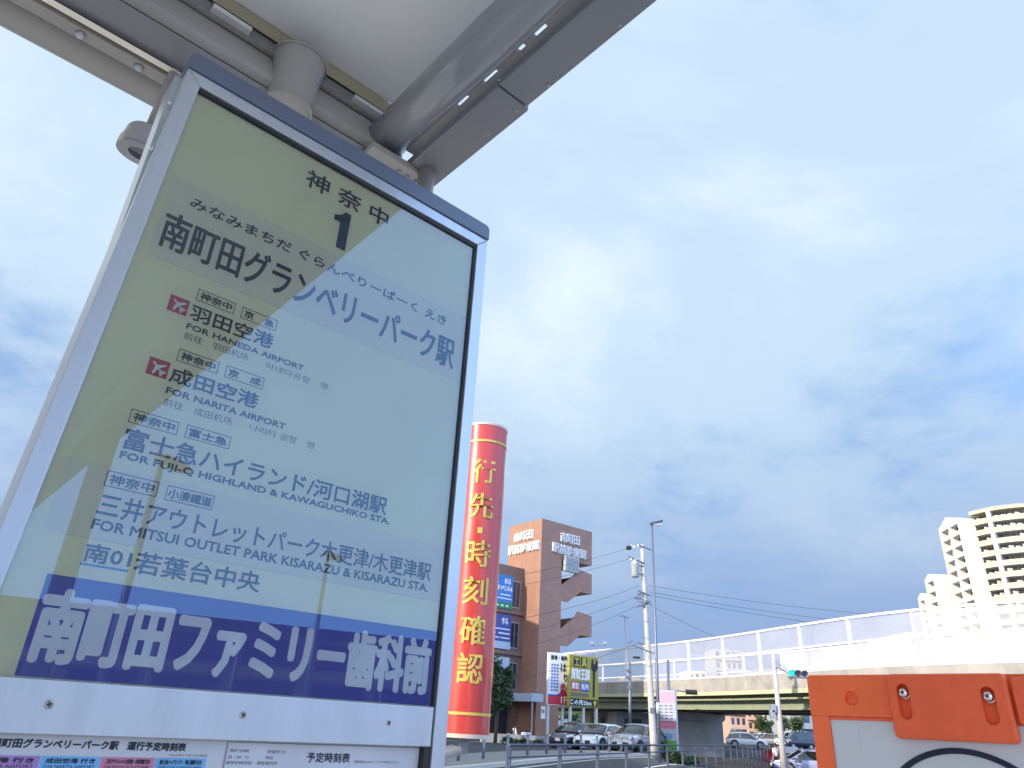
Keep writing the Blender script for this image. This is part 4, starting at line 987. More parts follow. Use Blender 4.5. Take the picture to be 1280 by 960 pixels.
# ---------------------------------------------------------------- billboards by the car park (local x along, -y to the viewer)
def local_frame(p0, p1): return math.atan2(p1.y - p0.y, p1.x - p0.x)
M_post = mat('billboard_post', (.55, .57, .58), .5)
def billboard(px0, py0, px1, py1, pyb, D, name, label, build):
    a = at_y(px0, py0, D); zt = a.z; b = at_z(px1, py1, zt); ang = local_frame(a, b); w = (Vector((b.x, b.y, 0)) - Vector((a.x, a.y, 0))).length
    zb = at_y(px0, pyb, D).z; g = gz(a.x, a.y); r = thing(name, (a.x, a.y, g), ang, label, 'billboard'); build(r, w, zb - g, zt - g); return r
def bb1(r, w, z0, z1):
    H = z1 - z0; mb = MB(); mb.box(0, w, 0, .25, z0, z1); b = mb.build('board', M_white, r, bevel=.02)
    f = lambda u, v, t: (u, -t, v); mb = MB(); lettering(mb, '整骨・鍼灸', f, .12 * w, z0 + .86 * H, .8 * w, .09 * H, off=.01, bold=.012, res=1); lettering(mb, 'は', f, .60 * w, z0 + .64 * H, .26 * w, .16 * H, off=.01, bold=.015, res=1); lettering(mb, 'り', f, .76 * w, z0 + .44 * H, .18 * w, .16 * H, off=.01, bold=.015, res=1); mb.build('lettering', M_ink, b, fixn=False)
    mb = MB(); lettering(mb, '灸', f, .58 * w, z0 + .22 * H, .34 * w, .2 * H, off=.01, bold=.02, res=1); mb.build('lettering', M_red, b, fixn=False)
    mb = MB()
    for c in range(3):
        for k in range(9):
            z = z0 + .78 * H - k * .06 * H; x = .14 * w + c * .13 * w; mb.box(x, x + .09 * w, -.012, -.006, z - .038 * H, z)
    o = mb.build('small_print', mat('print_midblue', (.10, .22, .55), .5), b); tag(o, kind='stuff')
    mb = MB(); q = [(.02, .17), (.45, .17), (.72, .26), (.98, .17), (.98, .015), (.02, .015)]
    mb.face([f(u * w, z0 + v * H, .012) for u, v in q]); mb.build('red_roof_print', M_red, b, fixn=False)
    mb = MB(); mb.face([f(u * w, z0 + v * H, .010) for u, v in ((.02, .20), (.45, .20), (.72, .29), (.98, .20), (.98, .17), (.72, .26), (.45, .17), (.02, .17))]); mb.build('blue_roof_line', M_blue, b, fixn=False)
    mb = MB(); lettering(mb, '1F', f, .64 * w, z0 + .05 * H, .26 * w, .12 * H, off=.02, bold=.015, res=1); mb.build('lettering', M_white, b, fixn=False)
    for u in (.02, .72): mb = MB(); mb.box(u * w, u * w + .16, .05, .22, 0, z0 if u > .1 else z1); mb.build('post', M_post, r)
def bb2(r, w, z0, z1):
    H = z1 - z0; mb = MB(); mb.box(0, w, 0, .25, z0, z1); b = mb.build('board', mat('board_yellow', (.36, .32, .05), .5), r, bevel=.02)
    f = lambda u, v, t: (u, -t, v)
    def rect(u0, u1, v0, v1, m, nm, t=.01): mb = MB(); mb.face([f(u * w, z0 + v * H, t) for u, v in ((u0, v0), (u1, v0), (u1, v1), (u0, v1))]); mb.build(nm, m, b, fixn=False)
    def tx(s, u, v, ww, hh, m, bo=.012): mb = MB(); lettering(mb, s, f, u * w, z0 + v * H, ww * w, hh * H, off=.025, bold=bo, res=1); mb.build('lettering', m, b, fixn=False)
    M_by = mat('board_letter_yellow', (.60, .52, .05), .5)
    rect(.02, .98, .015, .155, mat('print_dark_green', (.01, .03, .025), .5), 'lower_band'); rect(.03, .55, .16, .22, mat('print_gold', (.35, .27, .08), .5), 'number_band')
    tx('この先2km', .03, .035, .72, .10, M_white); 
    mb = MB(); mb.face([f(u * w, z0 + v * H, .03) for u, v in ((.87, .145), (.79, .09), (.84, .09), (.84, .03), (.90, .03), (.90, .09), (.95, .09))]); mb.build('up_arrow', M_by, b, fixn=False)
    rect(.14, .35, .76, .96, M_ink, 'black_square'); rect(.39, .60, .76, .96, M_ink, 'black_square'); tx('工', .17, .79, .15, .14, M_by, .02); tx('具', .42, .78, .15, .16, M_by, .02)
    tx('買取王国', .06, .52, .62, .20, M_white, .025)
    rect(.06, .34, .30, .48, M_red, 'red_square'); rect(.38, .68, .30, .48, M_blue, 'blue_square'); tx('買取', .08, .33, .24, .12, M_white, .012); tx('販売', .41, .33, .24, .12, M_white, .012)
    for k in range(10): rect(.05 + k * .062, .09 + k * .062, .19, .265, M_inkg, 'faded_number', .014)
    # spanner silhouette
    mb = MB(); mb.face([f(u * w, z0 + v * H, .016) for u, v in ((.80, .20), (.86, .20), (.885, .70), (.965, .76), (.97, .92), (.90, .95), (.89, .86), (.83, .86), (.82, .96), (.75, .92), (.74, .76), (.80, .70))]); mb.build('spanner_print', M_navy, b, fixn=False)
    for u in (.06, .50, .92): mb = MB(); mb.box(u * w, u * w + .14, .05, .22, 0, z0); mb.build('post', M_post, r)
billboard(686, 815, 711.5, 817.5, 881, 54, 'tall_billboard', 'tall white billboard with blue lines and red bottom band beside the clinic stair tower', bb1)
billboard(712, 817.5, 748, 822, 882.5, 53.5, 'yellow_billboard', 'yellow tool shop billboard with black squares, dark spanner and arrow right of the white billboard', bb2)
def banner_sign():
    a = at_y(822, 863, 47.5); b = at_z(843.5, 862.5, a.z); w = (b - a).length; g = gz(a.x, a.y); H = a.z - g
    r = thing('leaflet_sign', (a.x, a.y, g), local_frame(a, b), 'pale sign with pink stripe and green foot behind the utility pole', 'sign')
    mb = MB(); mb.box(0, w, 0, .12, .25, H); bo = mb.build('board', mat('sign_pale_blue', (.42, .46, .62), .5), r)
    f = lambda u, v, t: (u, -t, v); 
    for (u0, u1, v0, v1, m) in ((0.02, .98, .80, .97, mat('print_lilac', (.50, .35, .50), .5)), (0.02, .98, .40, .52, M_pink), (.35, .98, .02, .22, mat('print_green', (.12, .40, .10), .5)), (.4, .75, .25, .33, M_lblu)):
        mb = MB(); mb.face([f(u * w, .25 + v * (H - .25), .006) for u, v in ((u0, v0), (u1, v0), (u1, v1), (u0, v1))]); mb.build('colour_field', m, bo, fixn=False)
    mb = MB()
    for k in range(6):
        for c in range(3): z = .25 + (H - .25) * (.76 - k * .05); mb.box(w * (.1 + .28 * c), w * (.28 + .28 * c), -.012, -.006, z - .05, z)
    tag(mb.build('small_print', M_inkg, bo), kind='stuff')
    for u in (.0, .94): mb = MB(); mb.box(u * w, u * w + .07, .02, .1, 0, .25); mb.build('post', M_post, r)
banner_sign()

# ---------------------------------------------------------------- bollards
def make_bollard():
    r = thing('bollard', (0, 0, 0), 0, 'x', 'bollard')
    mb = MB(); mb.tube([(0, 0, -.1), (0, 0, .70)], .055, 14); mb.build('post', M_rail, r)
    mb = MB(); mb.tube([(0, 0, .70), (0, 0, .755), (0, 0, .775), (0, 0, .785)], [.062, .062, .045, .01], 14); mb.build('cap', M_steel, r)
    return r
bol = make_bollard(); GB = 'bollards along the car park kerb'
bpx = [573, 604, 634, 659, 683, 706, 726, 746, 762, 777, 791]
first = True; p0 = at_z(573, 948, .42); p1 = at_z(791, 943.5, .42)
used_t = []
for i, px in enumerate(bpx):
    r = ray(px, 946); d = BD; o = BOL0
    t = (o.x * r.y - o.y * r.x) / (d.y * r.x - d.x * r.y); p = o + d * t; z = gz(p.x, p.y) + .12
    lab = ['bollard under the left edge of the red column sign', 'bollard under the right edge of the red column sign', 'bollard just right of the red column sign', 'bollard in front of the clinic entrance notice', 'bollard in front of the tall white billboard posts', 'bollard in front of the dark car', 'bollard at the front of the white car', 'bollard beside the front wheel of the white car', 'bollard between the white car and the silver car', 'bollard in front of the silver car', 'bollard nearest the utility pole'][i]
    if i == 0: bol.location = (p.x, p.y, z); bol['label'] = lab; bol['group'] = GB
    else: copy_tree(bol, (p.x, p.y, z), 0, lab, GB)

# ---------------------------------------------------------------- pipe railing on the near side of the street
RA = Vector((.23, 10.2, 0)); RDn = Vector((4.47, 10.1, 0)).normalized()
M_railing = mat('railing_paint', (.05, .065, .10), .5, var=.1)
rl = thing('pedestrian_railing', (0, 0, 0), 0, 'long grey pipe railing along the near side of the street', 'railing')
for z, r_ in ((1.13, .018), (.99, .012), (.62, .015), (.25, .015)):
    mb = MB(); mb.tube([RA + Vector((0, 0, z)), RA + RDn * 17 + Vector((0, 0, z)), RA + RDn * 38 + Vector((0, 0, z))], r_, 8); mb.build('rail', M_railing, rl)
for i in range(20):
    p = RA + RDn * (i * 2.0)
    for o in (-.045, .045):
        q = p + RDn * o; mb = MB(); mb.tube([(q.x, q.y, 0), (q.x, q.y, 1.11)], .019, 8); mb.build('upright', M_railing, rl)

# ---------------------------------------------------------------- utility pole, street lamps, signals, wires
M_wire = mat('cable', (.03, .03, .035), .6)
def pole_thing():
    b = at_z(818, 945, .3); D = b.y; g = gz(b.x, b.y); t = at_y(802.5, 681, D)
    r = thing('utility_pole', (b.x, b.y, g), 0, 'concrete utility pole with grey transformer and cross arms in front of the overpass', 'pole')
    T0 = Vector((t.x - b.x, 0, t.z - g)); H = T0.z
    P = lambda z: T0 * (z / H)
    mb = MB(); mb.tube([P(H * k / 12) for k in range(13)], [.20 - .085 * k / 12 for k in range(13)], 18); mb.build('shaft', M_pole, r)
    L_ = lambda px, py: at_y(px, py, D) - Vector((b.x, b.y, g))
    def arm(p, q, w=.045, name='cross_arm'):
        mb = MB(); p, q = L_(*p), L_(*q); mb.tube([p + Vector((0, -.18, 0)), q + Vector((0, -.18, 0))], w, 6); return mb.build(name, M_rail, r)
    arm((797.5, 682), (814, 688.5)); arm((785, 696.5), (805, 705)); arm((797, 739), (812, 745)); arm((797, 752), (814, 756), .03); arm((795, 760), (813, 752), .03); arm((790, 807), (820, 818), .03)
    # transformer: lathe can with lid, bushings, bracket
    c = L_(793.5, 712.5); mb = MB(); mb.tube([c + Vector((0, -.1, z)) for z in (-.44, -.42, .36, .38, .40, .46)], [.20, .235, .235, .25, .25, .12], 20); tr = mb.build('transformer', mat('transformer_grey', (.50, .52, .53), .4), r)
    for dx in (-.12, .12):
        mb = MB(); mb.tube([c + Vector((dx, -.1, z)) for z in (.42, .50, .52, .58, .60, .66)], [.05, .05, .03, .045, .025, .03], 8); mb.build('bushing', M_white, tr)
    for dz in (.25, -.25): mb = MB(); mb.box(c.x + .15, c.x + .48, c.y - .16, c.y - .04, c.z + dz - .04, c.z + dz + .04); mb.build('bracket', M_rail, tr)
    for (px, py) in ((789, 684), (792, 685), (797, 683), (788, 700), (793, 702)):
        mb = MB(); q = L_(px, py); mb.tube([q + Vector((0, -.18, z)) for z in (-.06, -.02, .03, .08)], [.05, .065, .04, .05], 8); mb.build('insulator', M_white, r)
    mb = MB(); q = L_(786, 685.5); mb.box(q.x - .17, q.x + .12, q.y - .3, q.y, q.z - .10, q.z + .10); mb.build('switch_box', M_dark, r, bevel=.02)
    for (px, py, w) in ((797, 748, .2), (799, 743, .12), (801, 757, .14), (808, 752, .1), (797, 808, .0)):
        if w: mb = MB(); q = L_(px, py); mb.box(q.x - w, q.x + w, q.y - .25, q.y - .05, q.z - .06, q.z + .06); mb.build('junction_box', M_rail, r, bevel=.01)
    for z in (2.2, 4.6, 6.1, 7.0, 8.0, 8.35, 9.6, 10.4):
        mb = MB(); q = P(z); mb.tube([q, q + Vector((0, 0, .05))], .215 - .085 * z / H, 16); mb.build('band', M_steel, r)
    for k in range(9):
        z = 2.4 + k * .95; q = P(z); s_ = 1 if k % 2 else -1; mb = MB(); mb.tube([q, q + Vector((s_ * .32, -.05, 0))], .012, 6); mb.build('step_bolt', M_steel, r)
    mb = MB(); q = P(2.0); mb.box(q.x - .13, q.x + .13, q.y - .23, q.y - .19, 2.2, 2.45); mb.build('number_plate', M_rail, r)
    mb = MB(); mb.tube([L_(811, 808) , L_(798, 803)], .03, 6); mb.build('lamp_arm', M_rail, r)
    mb = MB(); q = L_(796, 822); mb.box(q.x - .22, q.x + .18, q.y - .15, q.y, q.z - .06, q.z + .05); mb.build('street_light_head', M_dark, r, bevel=.02)
    return b, D
PB, PD = pole_thing()
def street_lamp(px, pyb, pyt, zg, hx, label, D=None, rb=.085, rt=.045, px_t=None):
    b = at_z(px, pyb, zg) if D is None else at_y(px, pyb, D); g = gz(b.x, b.y) if D is None else gz(b.x, D)
    t = at_y(px_t or px, pyt, b.y); H = t.z - g; r = thing('street_lamp', (b.x, b.y, g), 0, label, 'street lamp')
    mb = MB(); mb.tube([(0, 0, 0), (0, 0, H * .3), (t.x - b.x, 0, H)], [rb, rb * .85, rt], 12); mb.build('pole', M_rail, r)
    return r, H, b, t
r, H, b, t = street_lamp(825, 957, 655, .15, 0, 'tall slender street lamp with flat head right of the utility pole', px_t=815)
h0, h1 = at_y(812.5, 654.5, b.y) - Vector((b.x, b.y, r.location.z)), at_y(828, 651, b.y) - Vector((b.x, b.y, r.location.z))
mb = MB(); mb.prism([(-.07, -.05), (.07, -.05), (.09, .02), (.04, .05), (-.04, .05), (-.09, .02)], lambda u, v, s_: tuple(h0 + (h1 - h0) * s_ + Vector((0, u * 1.4, v))), 0, 1); mb.build('lamp_head', M_rail, r)
mb = MB(); q = h0 + (h1 - h0) * .15; q2 = h0 + (h1 - h0) * .9; mb.box(q.x, q2.x, -.07, .07, q.z - .07, q.z - .045); mb.build('lamp_lens', M_white, r)
mb = MB(); mb.tube([(0, 0, 1.9), (0, 0, 2.35)], .09, 12); mb.build('reflective_sleeve', M_paper, r)
for (px, pyb, pyt, D, lab, heads) in ((782, 880, 770, 92, 'thin twin headed street lamp far behind the overpass', ((776.5, 770), (783.5, 772))), (786, 850, 805, 150, 'smallest street lamp, low behind the barrier near the utility pole', ((790, 801), (786, 803)))):
    b = at_y(px, pyb, D); g = gz(b.x, D); t = at_y(px - 1.2, pyt, D); r = thing('street_lamp', (b.x, D, g), 0, lab, 'street lamp')
    mb = MB(); mb.tube([(0, 0, 0), (t.x - b.x, 0, t.z - g)], [.10, .06], 8); mb.build('pole', M_rail, r)
    for (hx, hy) in heads:
        q = at_y(hx, hy, D) - Vector((b.x, D, g)); mb = MB(); mb.tube([(t.x - b.x, 0, t.z - g), q], [.05, .05], 6); mb.box(q.x - .3, q.x + .3, -.12, .12, q.z - .05, q.z + .06); mb.build('lamp_head', M_rail, r)
def signal():
    D = 41.0; b = at_y(979, 950, D); g = gz(b.x, D); t = at_y(966.5, 817, D)
    r = thing('traffic_signal', (b.x, D, g), 0, 'grey signal pole whose horizontal traffic light shows green beside the orange board', 'traffic light')
    O = Vector((b.x, D, g)); T1 = t - O; L_ = lambda px, py: at_y(px, py, D) - O
    mb = MB(); mb.tube([(0, 0, -.3), T1 * .5, T1], [.17, .14, .09], 14); mb.build('pole', M_pole, r)
    mb = MB(); mb.tube([L_(969, 832), L_(985, 841.5)], .035, 8); mb.tube([L_(969, 826), L_(985, 838)], .02, 6); mb.build('arm', M_steel, r)
    c0, c1 = L_(983.5, 841), L_(1008, 842.5); w = c1 - c0; mb = MB()
    prof = [(math.cos(k * PI / 8) * .24, math.sin(k * PI / 8) * .24) for k in range(16)]
    mb.prism([(x * .55, z) for x, z in prof], lambda u, v, s_: tuple(c0 + w * s_ + Vector((0, u, v))), 0, 1); ho = mb.build('housing', mat('signal_grey', (.50, .53, .55), .5), r)
    for k, m in enumerate((mat('signal_green', (.0, .5, .35), .4, emis=(0, .95, .62), es=1.3), mat('signal_dark_amber', (.06, .06, .09), .3), mat('signal_dark_red', (.05, .05, .08), .3))):
        c = c0 + w * (.17 + .33 * k); mb = MB(); mb.disc(c + Vector((0, -.12, 0)), (0, -1, 0), .145, .03, 18); mb.build('lens', m, ho)
        mb = MB(); mb.grid([[c + Vector((.16 * math.cos(a), -.13 - d * (.16 + .0), .16 * math.sin(a))) for a in [PI * q / 8 for q in range(-1, 10)]] for d in (0, 1)]); mb.build('visor', M_rail, ho, fixn=False)
    mb = MB(); q = L_(1000, 836); mb.box(q.x - .2, q.x + .2, -.1, .0, q.z - .07, q.z + .06); mb.build('name_plate', M_wht, r)
    for (px, py) in ((966, 885), (965, 892), (970, 830)): mb = MB(); q = L_(px, py); mb.box(q.x - .12, q.x + .12, -.2, .1, q.z - .22, q.z + .18); mb.build('control_box', M_steel, r, bevel=.02)
signal()
def dark_pole(px, pyb, pyt, D, lab, arm=None):
    b = at_y(px, pyb, D); g = gz(b.x, D); t = at_y(px - .5, pyt, D); O = Vector((b.x, D, g)); r = thing('signal_mast', tuple(O), 0, lab, 'pole')
    mb = MB(); mb.tube([(0, 0, 0), t - O], [.13, .09], 10); mb.build('pole', M_rail, r)
    if arm:
        p, q = at_y(*arm[0], D) - O, at_y(*arm[1], D) - O; mb = MB(); mb.tube([p, q], .04, 6); mb.build('arm', M_rail, r)
        mb = MB(); mb.prism([(math.cos(k * PI / 5) * .11, math.sin(k * PI / 5) * .16) for k in range(10)], lambda u, v, s_: tuple(q + Vector((-.2 + .75 * s_, u, v))), 0, 1); mb.build('signal_back', M_dark, r)
    else:
        for z in (.70, .82, .9): mb = MB(); q = (t - O) * z; mb.box(q.x - .22, q.x + .12, -.12, .12, q.z - .1, q.z + .1); mb.build('fixture', M_rail, r)
dark_pole(835.5, 930, 825, 52, 'dark mast carrying a signal seen from behind on a thin arm', ((836, 862), (861, 865)))
dark_pole(787.5, 925, 828, 56, 'dark pole with small fixtures left of the utility pole')
def sign_lamp():
    D = 58; b = at_y(747, 880, D); g = gz(b.x, D); O = Vector((b.x, D, g)); r = thing('sign_lamp', tuple(O), 0, 'small twin lamp on a thin pole above the yellow billboard', 'lamp'); L_ = lambda px, py: at_y(px, py, D) - O
    mb = MB(); mb.tube([(0, 0, 0), L_(746.5, 811)], .04, 6); mb.build('pole', M_rail, r); mb = MB(); mb.tube([L_(740, 807), L_(757, 806)], .035, 6); mb.build('arm', M_steel, r)
    for px in (740, 756): mb = MB(); q = L_(px, 803.5); mb.box(q.x - .13, q.x + .13, -.12, .12, q.z - .14, q.z + .08); mb.build('lamp_head', M_steel, r, bevel=.02)
sign_lamp()
def wire(p, q, sag, r=.014, label=None):
    pts = []; 
    for k in range(17): t = k / 16; v = p.lerp(q, t); pts.append(v - Vector((0, 0, sag * 4 * t * (1 - t))))
    mb = MB(); c = pts[0]; mb.tube([v - c for v in pts], r, 5); o = mb.build('cable', M_wire, loc=c); tag(o, label, 'cable', 'overhead cables on the utility pole'); return o
W = lambda px, py, D: at_y(px, py, D)
for (a, b_, sag, lab) in (
    ((786, 685, PD), (560, 735, 24), .15, 'topmost cable running left from the pole top switch'), ((788, 698, PD), (560, 748, 25), .15, 'second cable running left from the upper cross arm'),
    ((799, 732, PD), (540, 790, 24), .3, 'pale cable crossing the clinic tower just below its lettering box'), ((797, 745, PD), (540, 812, 25), .3, 'cable crossing the clinic tower between its two stair parapets'), ((797, 757, PD), (540, 838, 26), .3, 'lower cable crossing the clinic tower above the billboards'), ((800, 803, PD), (540, 866, 28), .3, 'lowest cable running left just above the billboards')):
    wire(W(*a), W(*b_), sag, .009, lab)
for (a, b_, sag, lab) in (
    ((812, 732, PD), (1290, 772, 62), .7, 'topmost of the cables running right from the utility pole'), ((812, 740, PD), (1290, 790, 60), .6, 'thick middle cable running right from the utility pole'), ((812, 744, PD), (1290, 800, 60), .6, 'lowest of the three cables running right from the utility pole'),
    ((814, 757, PD), (905, 800, 60), .1, 'short faint cable running right down to the barrier'), ((836, 865, 52), (790, 855, 56), .15, 'short cable between the two dark masts')):
    wire(W(*a), W(*b_), sag, .011, lab)

# ---------------------------------------------------------------- cars
def make_car(name, label, paint, kind, group=None, lights=True):
    r = thing(name, (0, 0, 0), 0, label, 'car', group)
    Lc, Wc, Hc = dict(hatch=(4.45, .87, 1.47), suv=(4.36, .89, 1.56), sedan=(4.1, .84, 1.48), van=(3.4, .74, 1.78), wagon=(4.6, .87, 1.5))[kind]
    # side profile of the lower body: x (front = +), hood/belt height, half width, bottom
    f = Hc / 1.5
    st = [(-.5, .62, .70, .42), (-.485, .86, .90, .30), (-.44, .95, .97, .24), (-.30, .96, 1.0, .20), (-.1, .94, 1.0, .19), (.12, .92, 1.0, .19), (.24, .89, .99, .20), (.36, .82, .97, .20), (.44, .74, .92, .22), (.485, .62, .80, .27), (.5, .46, .62, .33)]
    if kind == 'suv': st = [(x, h * 1.09 if x < .4 else h * 1.06, w, b + .04) for x, h, w, b in st]
    if kind == 'van': st = [(-.5, .70, .88, .30), (-.49, .95, .97, .22), (-.3, .98, 1, .2), (0, .97, 1, .2), (.25, .95, 1, .2), (.38, .93, .98, .2), (.46, .85, .94, .22), (.495, .6, .85, .26), (.5, .45, .8, .3)]
    mb = MB(); rows = []
    for x, h, w, b in st:
        hw = Wc * w; X = x * Lc; h *= f if kind != 'van' else 1.05
        half = [(0, b), (hw * .80, b), (hw * .97, b + .10), (hw, (b + h) * .5), (hw * .985, h - .14), (hw * .93, h - .03), (hw * .80, h + .012), (hw * .4, h + .035), (0, h + .04)]
        rows.append([(X, y, z) for y, z in half] + [(X, -y, z) for y, z in reversed(half[1:-1])])
    mb.grid(rows, close=True, capends=True); body = mb.build('body', paint, r); m_ = body.modifiers.new('s', 'SUBSURF'); m_.levels = 1; m_.render_levels = 1
    # glasshouse
    gh = dict(hatch=[(-.46, .98, .95), (-.36, .78, 1.32), (-.16, .74, 1.45), (.04, .73, 1.45), (.12, .76, 1.38), (.27, .86, .93)], suv=[(-.46, .98, 1.02), (-.38, .80, 1.42), (-.18, .76, 1.54), (.02, .75, 1.54), (.10, .78, 1.47), (.25, .88, .99)],
              sedan=[(-.47, .95, .95), (-.38, .78, 1.36), (-.16, .74, 1.47), (.04, .74, 1.46), (.11, .77, 1.38), (.27, .87, .93)], van=[(-.48, .93, 1.0), (-.46, .84, 1.70), (-.2, .82, 1.78), (.14, .82, 1.77), (.22, .84, 1.66), (.38, .92, .98)], wagon=[(-.48, .95, .95), (-.42, .80, 1.36), (-.16, .76, 1.48), (.04, .74, 1.47), (.11, .77, 1.38), (.27, .87, .93)])[kind]
    mb = MB(); rows = []; base_ = .88 * f if kind not in ('van',) else .96
    for i, (x, w, z) in enumerate(gh):
        X = x * Lc; zt_ = z; lower = .96
        rows.append([(X, Wc * .955, base_), (X, Wc * (w + .03), max(base_, zt_ - .10)), (X, Wc * (w - .06), zt_ - .015), (X, Wc * .35, zt_ + .01), (X, 0, zt_ + .015), (X, -Wc * .35, zt_ + .01), (X, -Wc * (w - .06), zt_ - .015), (X, -Wc * (w + .03), max(base_, zt_ - .10)), (X, -Wc * .955, base_)])
    mb.grid(rows, smooth=True); gl = mb.build('windows', M_carglass, r)
    # roof panel and pillars in body colour, a touch proud of the glass
    mb = MB(); rr = rows[1:5]; up = lambda p, d=.012: (p[0], p[1] * 1.006, p[2] + d)
    mb.grid([[up(q) for q in row[1:8]] for row in rr[0:3]] + [[up(q) for q in rr[3][1:8]]][:1], smooth=True); mb.build('roof', paint, r)
    for s_ in (0, 8):
        t_ = 1 if s_ == 0 else 7
        for (i0, i1, w) in ((4, 5, .09), (0, 1, .22), (2, 2, .06)):
            a, b = Vector(rows[i0][t_]), Vector(rows[i1][s_]); 
            if i0 == i1: b = Vector(rows[i0][s_])
            sg = 1 if a.y > 0 else -1; o = Vector((0, .012 * sg, .004)); mb = MB(); mb.face([a + o + Vector((-w / 2, 0, 0)), a + o + Vector((w / 2, 0, 0)), b + o + Vector((w / 2, 0, 0)), b + o + Vector((-w / 2, 0, 0))]); mb.build('pillar', paint, r, fixn=False)
    wr = .33 if kind != 'van' else .28
    for sx_ in (.315, -.30):
        for s_ in (1, -1):
            X = sx_ * Lc; y = s_ * Wc * .995
            mb = MB(); mb.disc((X, y - s_ * .03, wr + .03), (0, s_, 0), wr * 1.17, .036, 28); mb.build('wheel_arch', M_dark, r)
            mb = MB(); mb.tube([(X, y - s_ * .19, wr), (X, y - s_ * .02, wr), (X, y + s_ * .012, wr), (X, y + s_ * .018, wr)], [wr, wr, wr * .95, wr * .7], 28); w_ = mb.build('wheel', M_tyre, r)
            mb = MB(); mb.disc((X, y + s_ * .012, wr), (0, s_, 0), wr * .66, .012, 24)
            for k in range(5): a = k * 2 * PI / 5; c, s2 = math.cos(a), math.sin(a); mb.box(-.0, wr * .62, -.03, .03, 0, .016, fn=lambda x, q, z: (X + x * c - q * s2, y + s_ * (.024 + z), wr + x * s2 + q * c))
            mb.build('rim', M_rim, w_)
    fx_ = .5 * Lc
    for s_ in (1, -1):
        hz = (.66 if kind != 'suv' else .78) * f
        mb = MB(); mb.grid([[(fx_ - .05, s_ * Wc * .60, hz - .05), (fx_ - .17, s_ * Wc * .83, hz - .03), (fx_ - .42, s_ * Wc * .97, hz + .03)], [(fx_ - .12, s_ * Wc * .60, hz + .06), (fx_ - .26, s_ * Wc * .83, hz + .10), (fx_ - .52, s_ * Wc * .955, hz + .14)]]); o = mb.build('headlight', mat('headlight', (.75, .78, .80), .1, coat=1.), r, fixn=False)
        o.location = (.035, s_ * .022, .012)
        mb = MB(); mb.box(.20 * Lc - .06, .20 * Lc + .08, s_ * (Wc + .01) - (.0 if s_ > 0 else .17), s_ * (Wc + .01) + (.17 if s_ > 0 else .0), .94 * f, 1.07 * f); mb.build('wing_mirror', paint, r, bevel=.03)
        mb = MB(); mb.box(-.5 * Lc - .012, -.5 * Lc + .09, s_ * Wc * .62 - .1, s_ * Wc * .62 + .1, .72 * f, .88 * f); mb.build('tail_light', M_red, r, bevel=.02)
    mb = MB(); g0 = .36 * f; mb.grid([[(fx_ - .03, y, g0), (fx_ - .02, y, g0 + .10), (fx_ - .06, y, g0 + .2)] for y in (-Wc * .55, -Wc * .2, Wc * .2, Wc * .55)]); o = mb.build('grille', M_dark, r, fixn=False); o.location = (.045, 0, 0)
    mb = MB(); mb.box(fx_ + .02, fx_ + .04, -.165, .165, .40 * f, .40 * f + .165); mb.build('number_plate', M_white, r)
    mb = MB(); mb.box(fx_ - .10, fx_ + .012, -Wc * .7, Wc * .7, .22, .30); mb.build('bumper_lip', M_dark, r, bevel=.02)
    return r
M_carglass = mat('car_glass', (.012, .016, .02), .04, spec=.9, coat=.5)
def paint_(name, c, metal=0.): return mat(name, c, .28, metal=metal, var=.03, vscale=2, coat=1.)
P_white, P_silver, P_dark, P_blue = paint_('paint_white', (.74, .76, .78)), paint_('paint_silver', (.34, .34, .37), .5), paint_('paint_dark_blue', (.018, .022, .05)), paint_('paint_lilac', (.35, .38, .62))
def put_car(r, px, py, D, ang, lift=0.):
    p = at_y(px, py, D); r.location = (p.x, D, gz(p.x, D) + lift); r.rotation_euler = (0, 0, ang)
GC = 'cars in the car park'
HA = math.atan2(-.80, -.60)
c1 = make_car('parked_car', 'dark blue car parked leftmost, partly under the white billboard', P_dark, 'sedan', GC); put_car(c1, 719, 925, 49.5, HA)
c2 = make_car('parked_car', 'white hatchback parked between the dark car and the silver car', P_white, 'hatch', GC); put_car(c2, 752, 925, 47.0, HA)
c3 = make_car('parked_car', 'silver grey crossover parked right of the white hatchback by the utility pole', P_silver, 'suv', GC); put_car(c3, 797, 925, 45.8, HA)
c4 = make_car('driving_car', 'white saloon emerging right of the overpass pier, seen from its side', P_white, 'sedan'); put_car(c4, 933, 925, 82, R_(-14))
GF = 'cars far behind the overpass'
far = [(948, 102, R_(200), P_white, 'wagon', 'pale estate car standing behind the white saloon'), (961, 100, R_(160), P_silver, 'sedan', 'silver car standing left of the signal pole in the distance'), (985, 98, R_(190), P_white, 'van', 'small white van parked right of the signal pole'), (921, 108, R_(90), P_silver, 'van', 'small grey van half hidden directly beside the overpass pier'), (998, 90, R_(185), P_dark, 'van', 'dark van parked beside the orange board')]
for px, D, a, pm, k, lab in far: c = make_car('distant_car', lab, pm, k, GF); put_car(c, px, 920, D, a)
c = make_car('driving_car', 'lilac blue car with dark lower body low beside the orange board', P_blue, 'wagon'); put_car(c, 1008, 940, 52, R_(175))
p = OPF[closest_t(918, 845, 5.6)]; n_ = nrm(OPF, OPF.index(p)); q = p + n_ * 3.2
tk = thing('box_truck', (q.x, q.y, 4.62), math.atan2(-n_.x, n_.y), 'white topped truck crossing the overpass behind the clear barrier', 'truck')
mb = MB(); mb.box(-2.6, 1.2, -.85, .85, .55, 1.62); mb.build('cargo_box', M_white, tk, bevel=.04)
mb = MB(); mb.prism([(1.25, .5), (2.7, .5), (2.72, 1.0), (2.3, 1.6), (1.25, 1.65)], lambda u, v, t: (u, t, v), -.82, .82); cb = mb.build('cab', M_white, tk, bevel=.04)
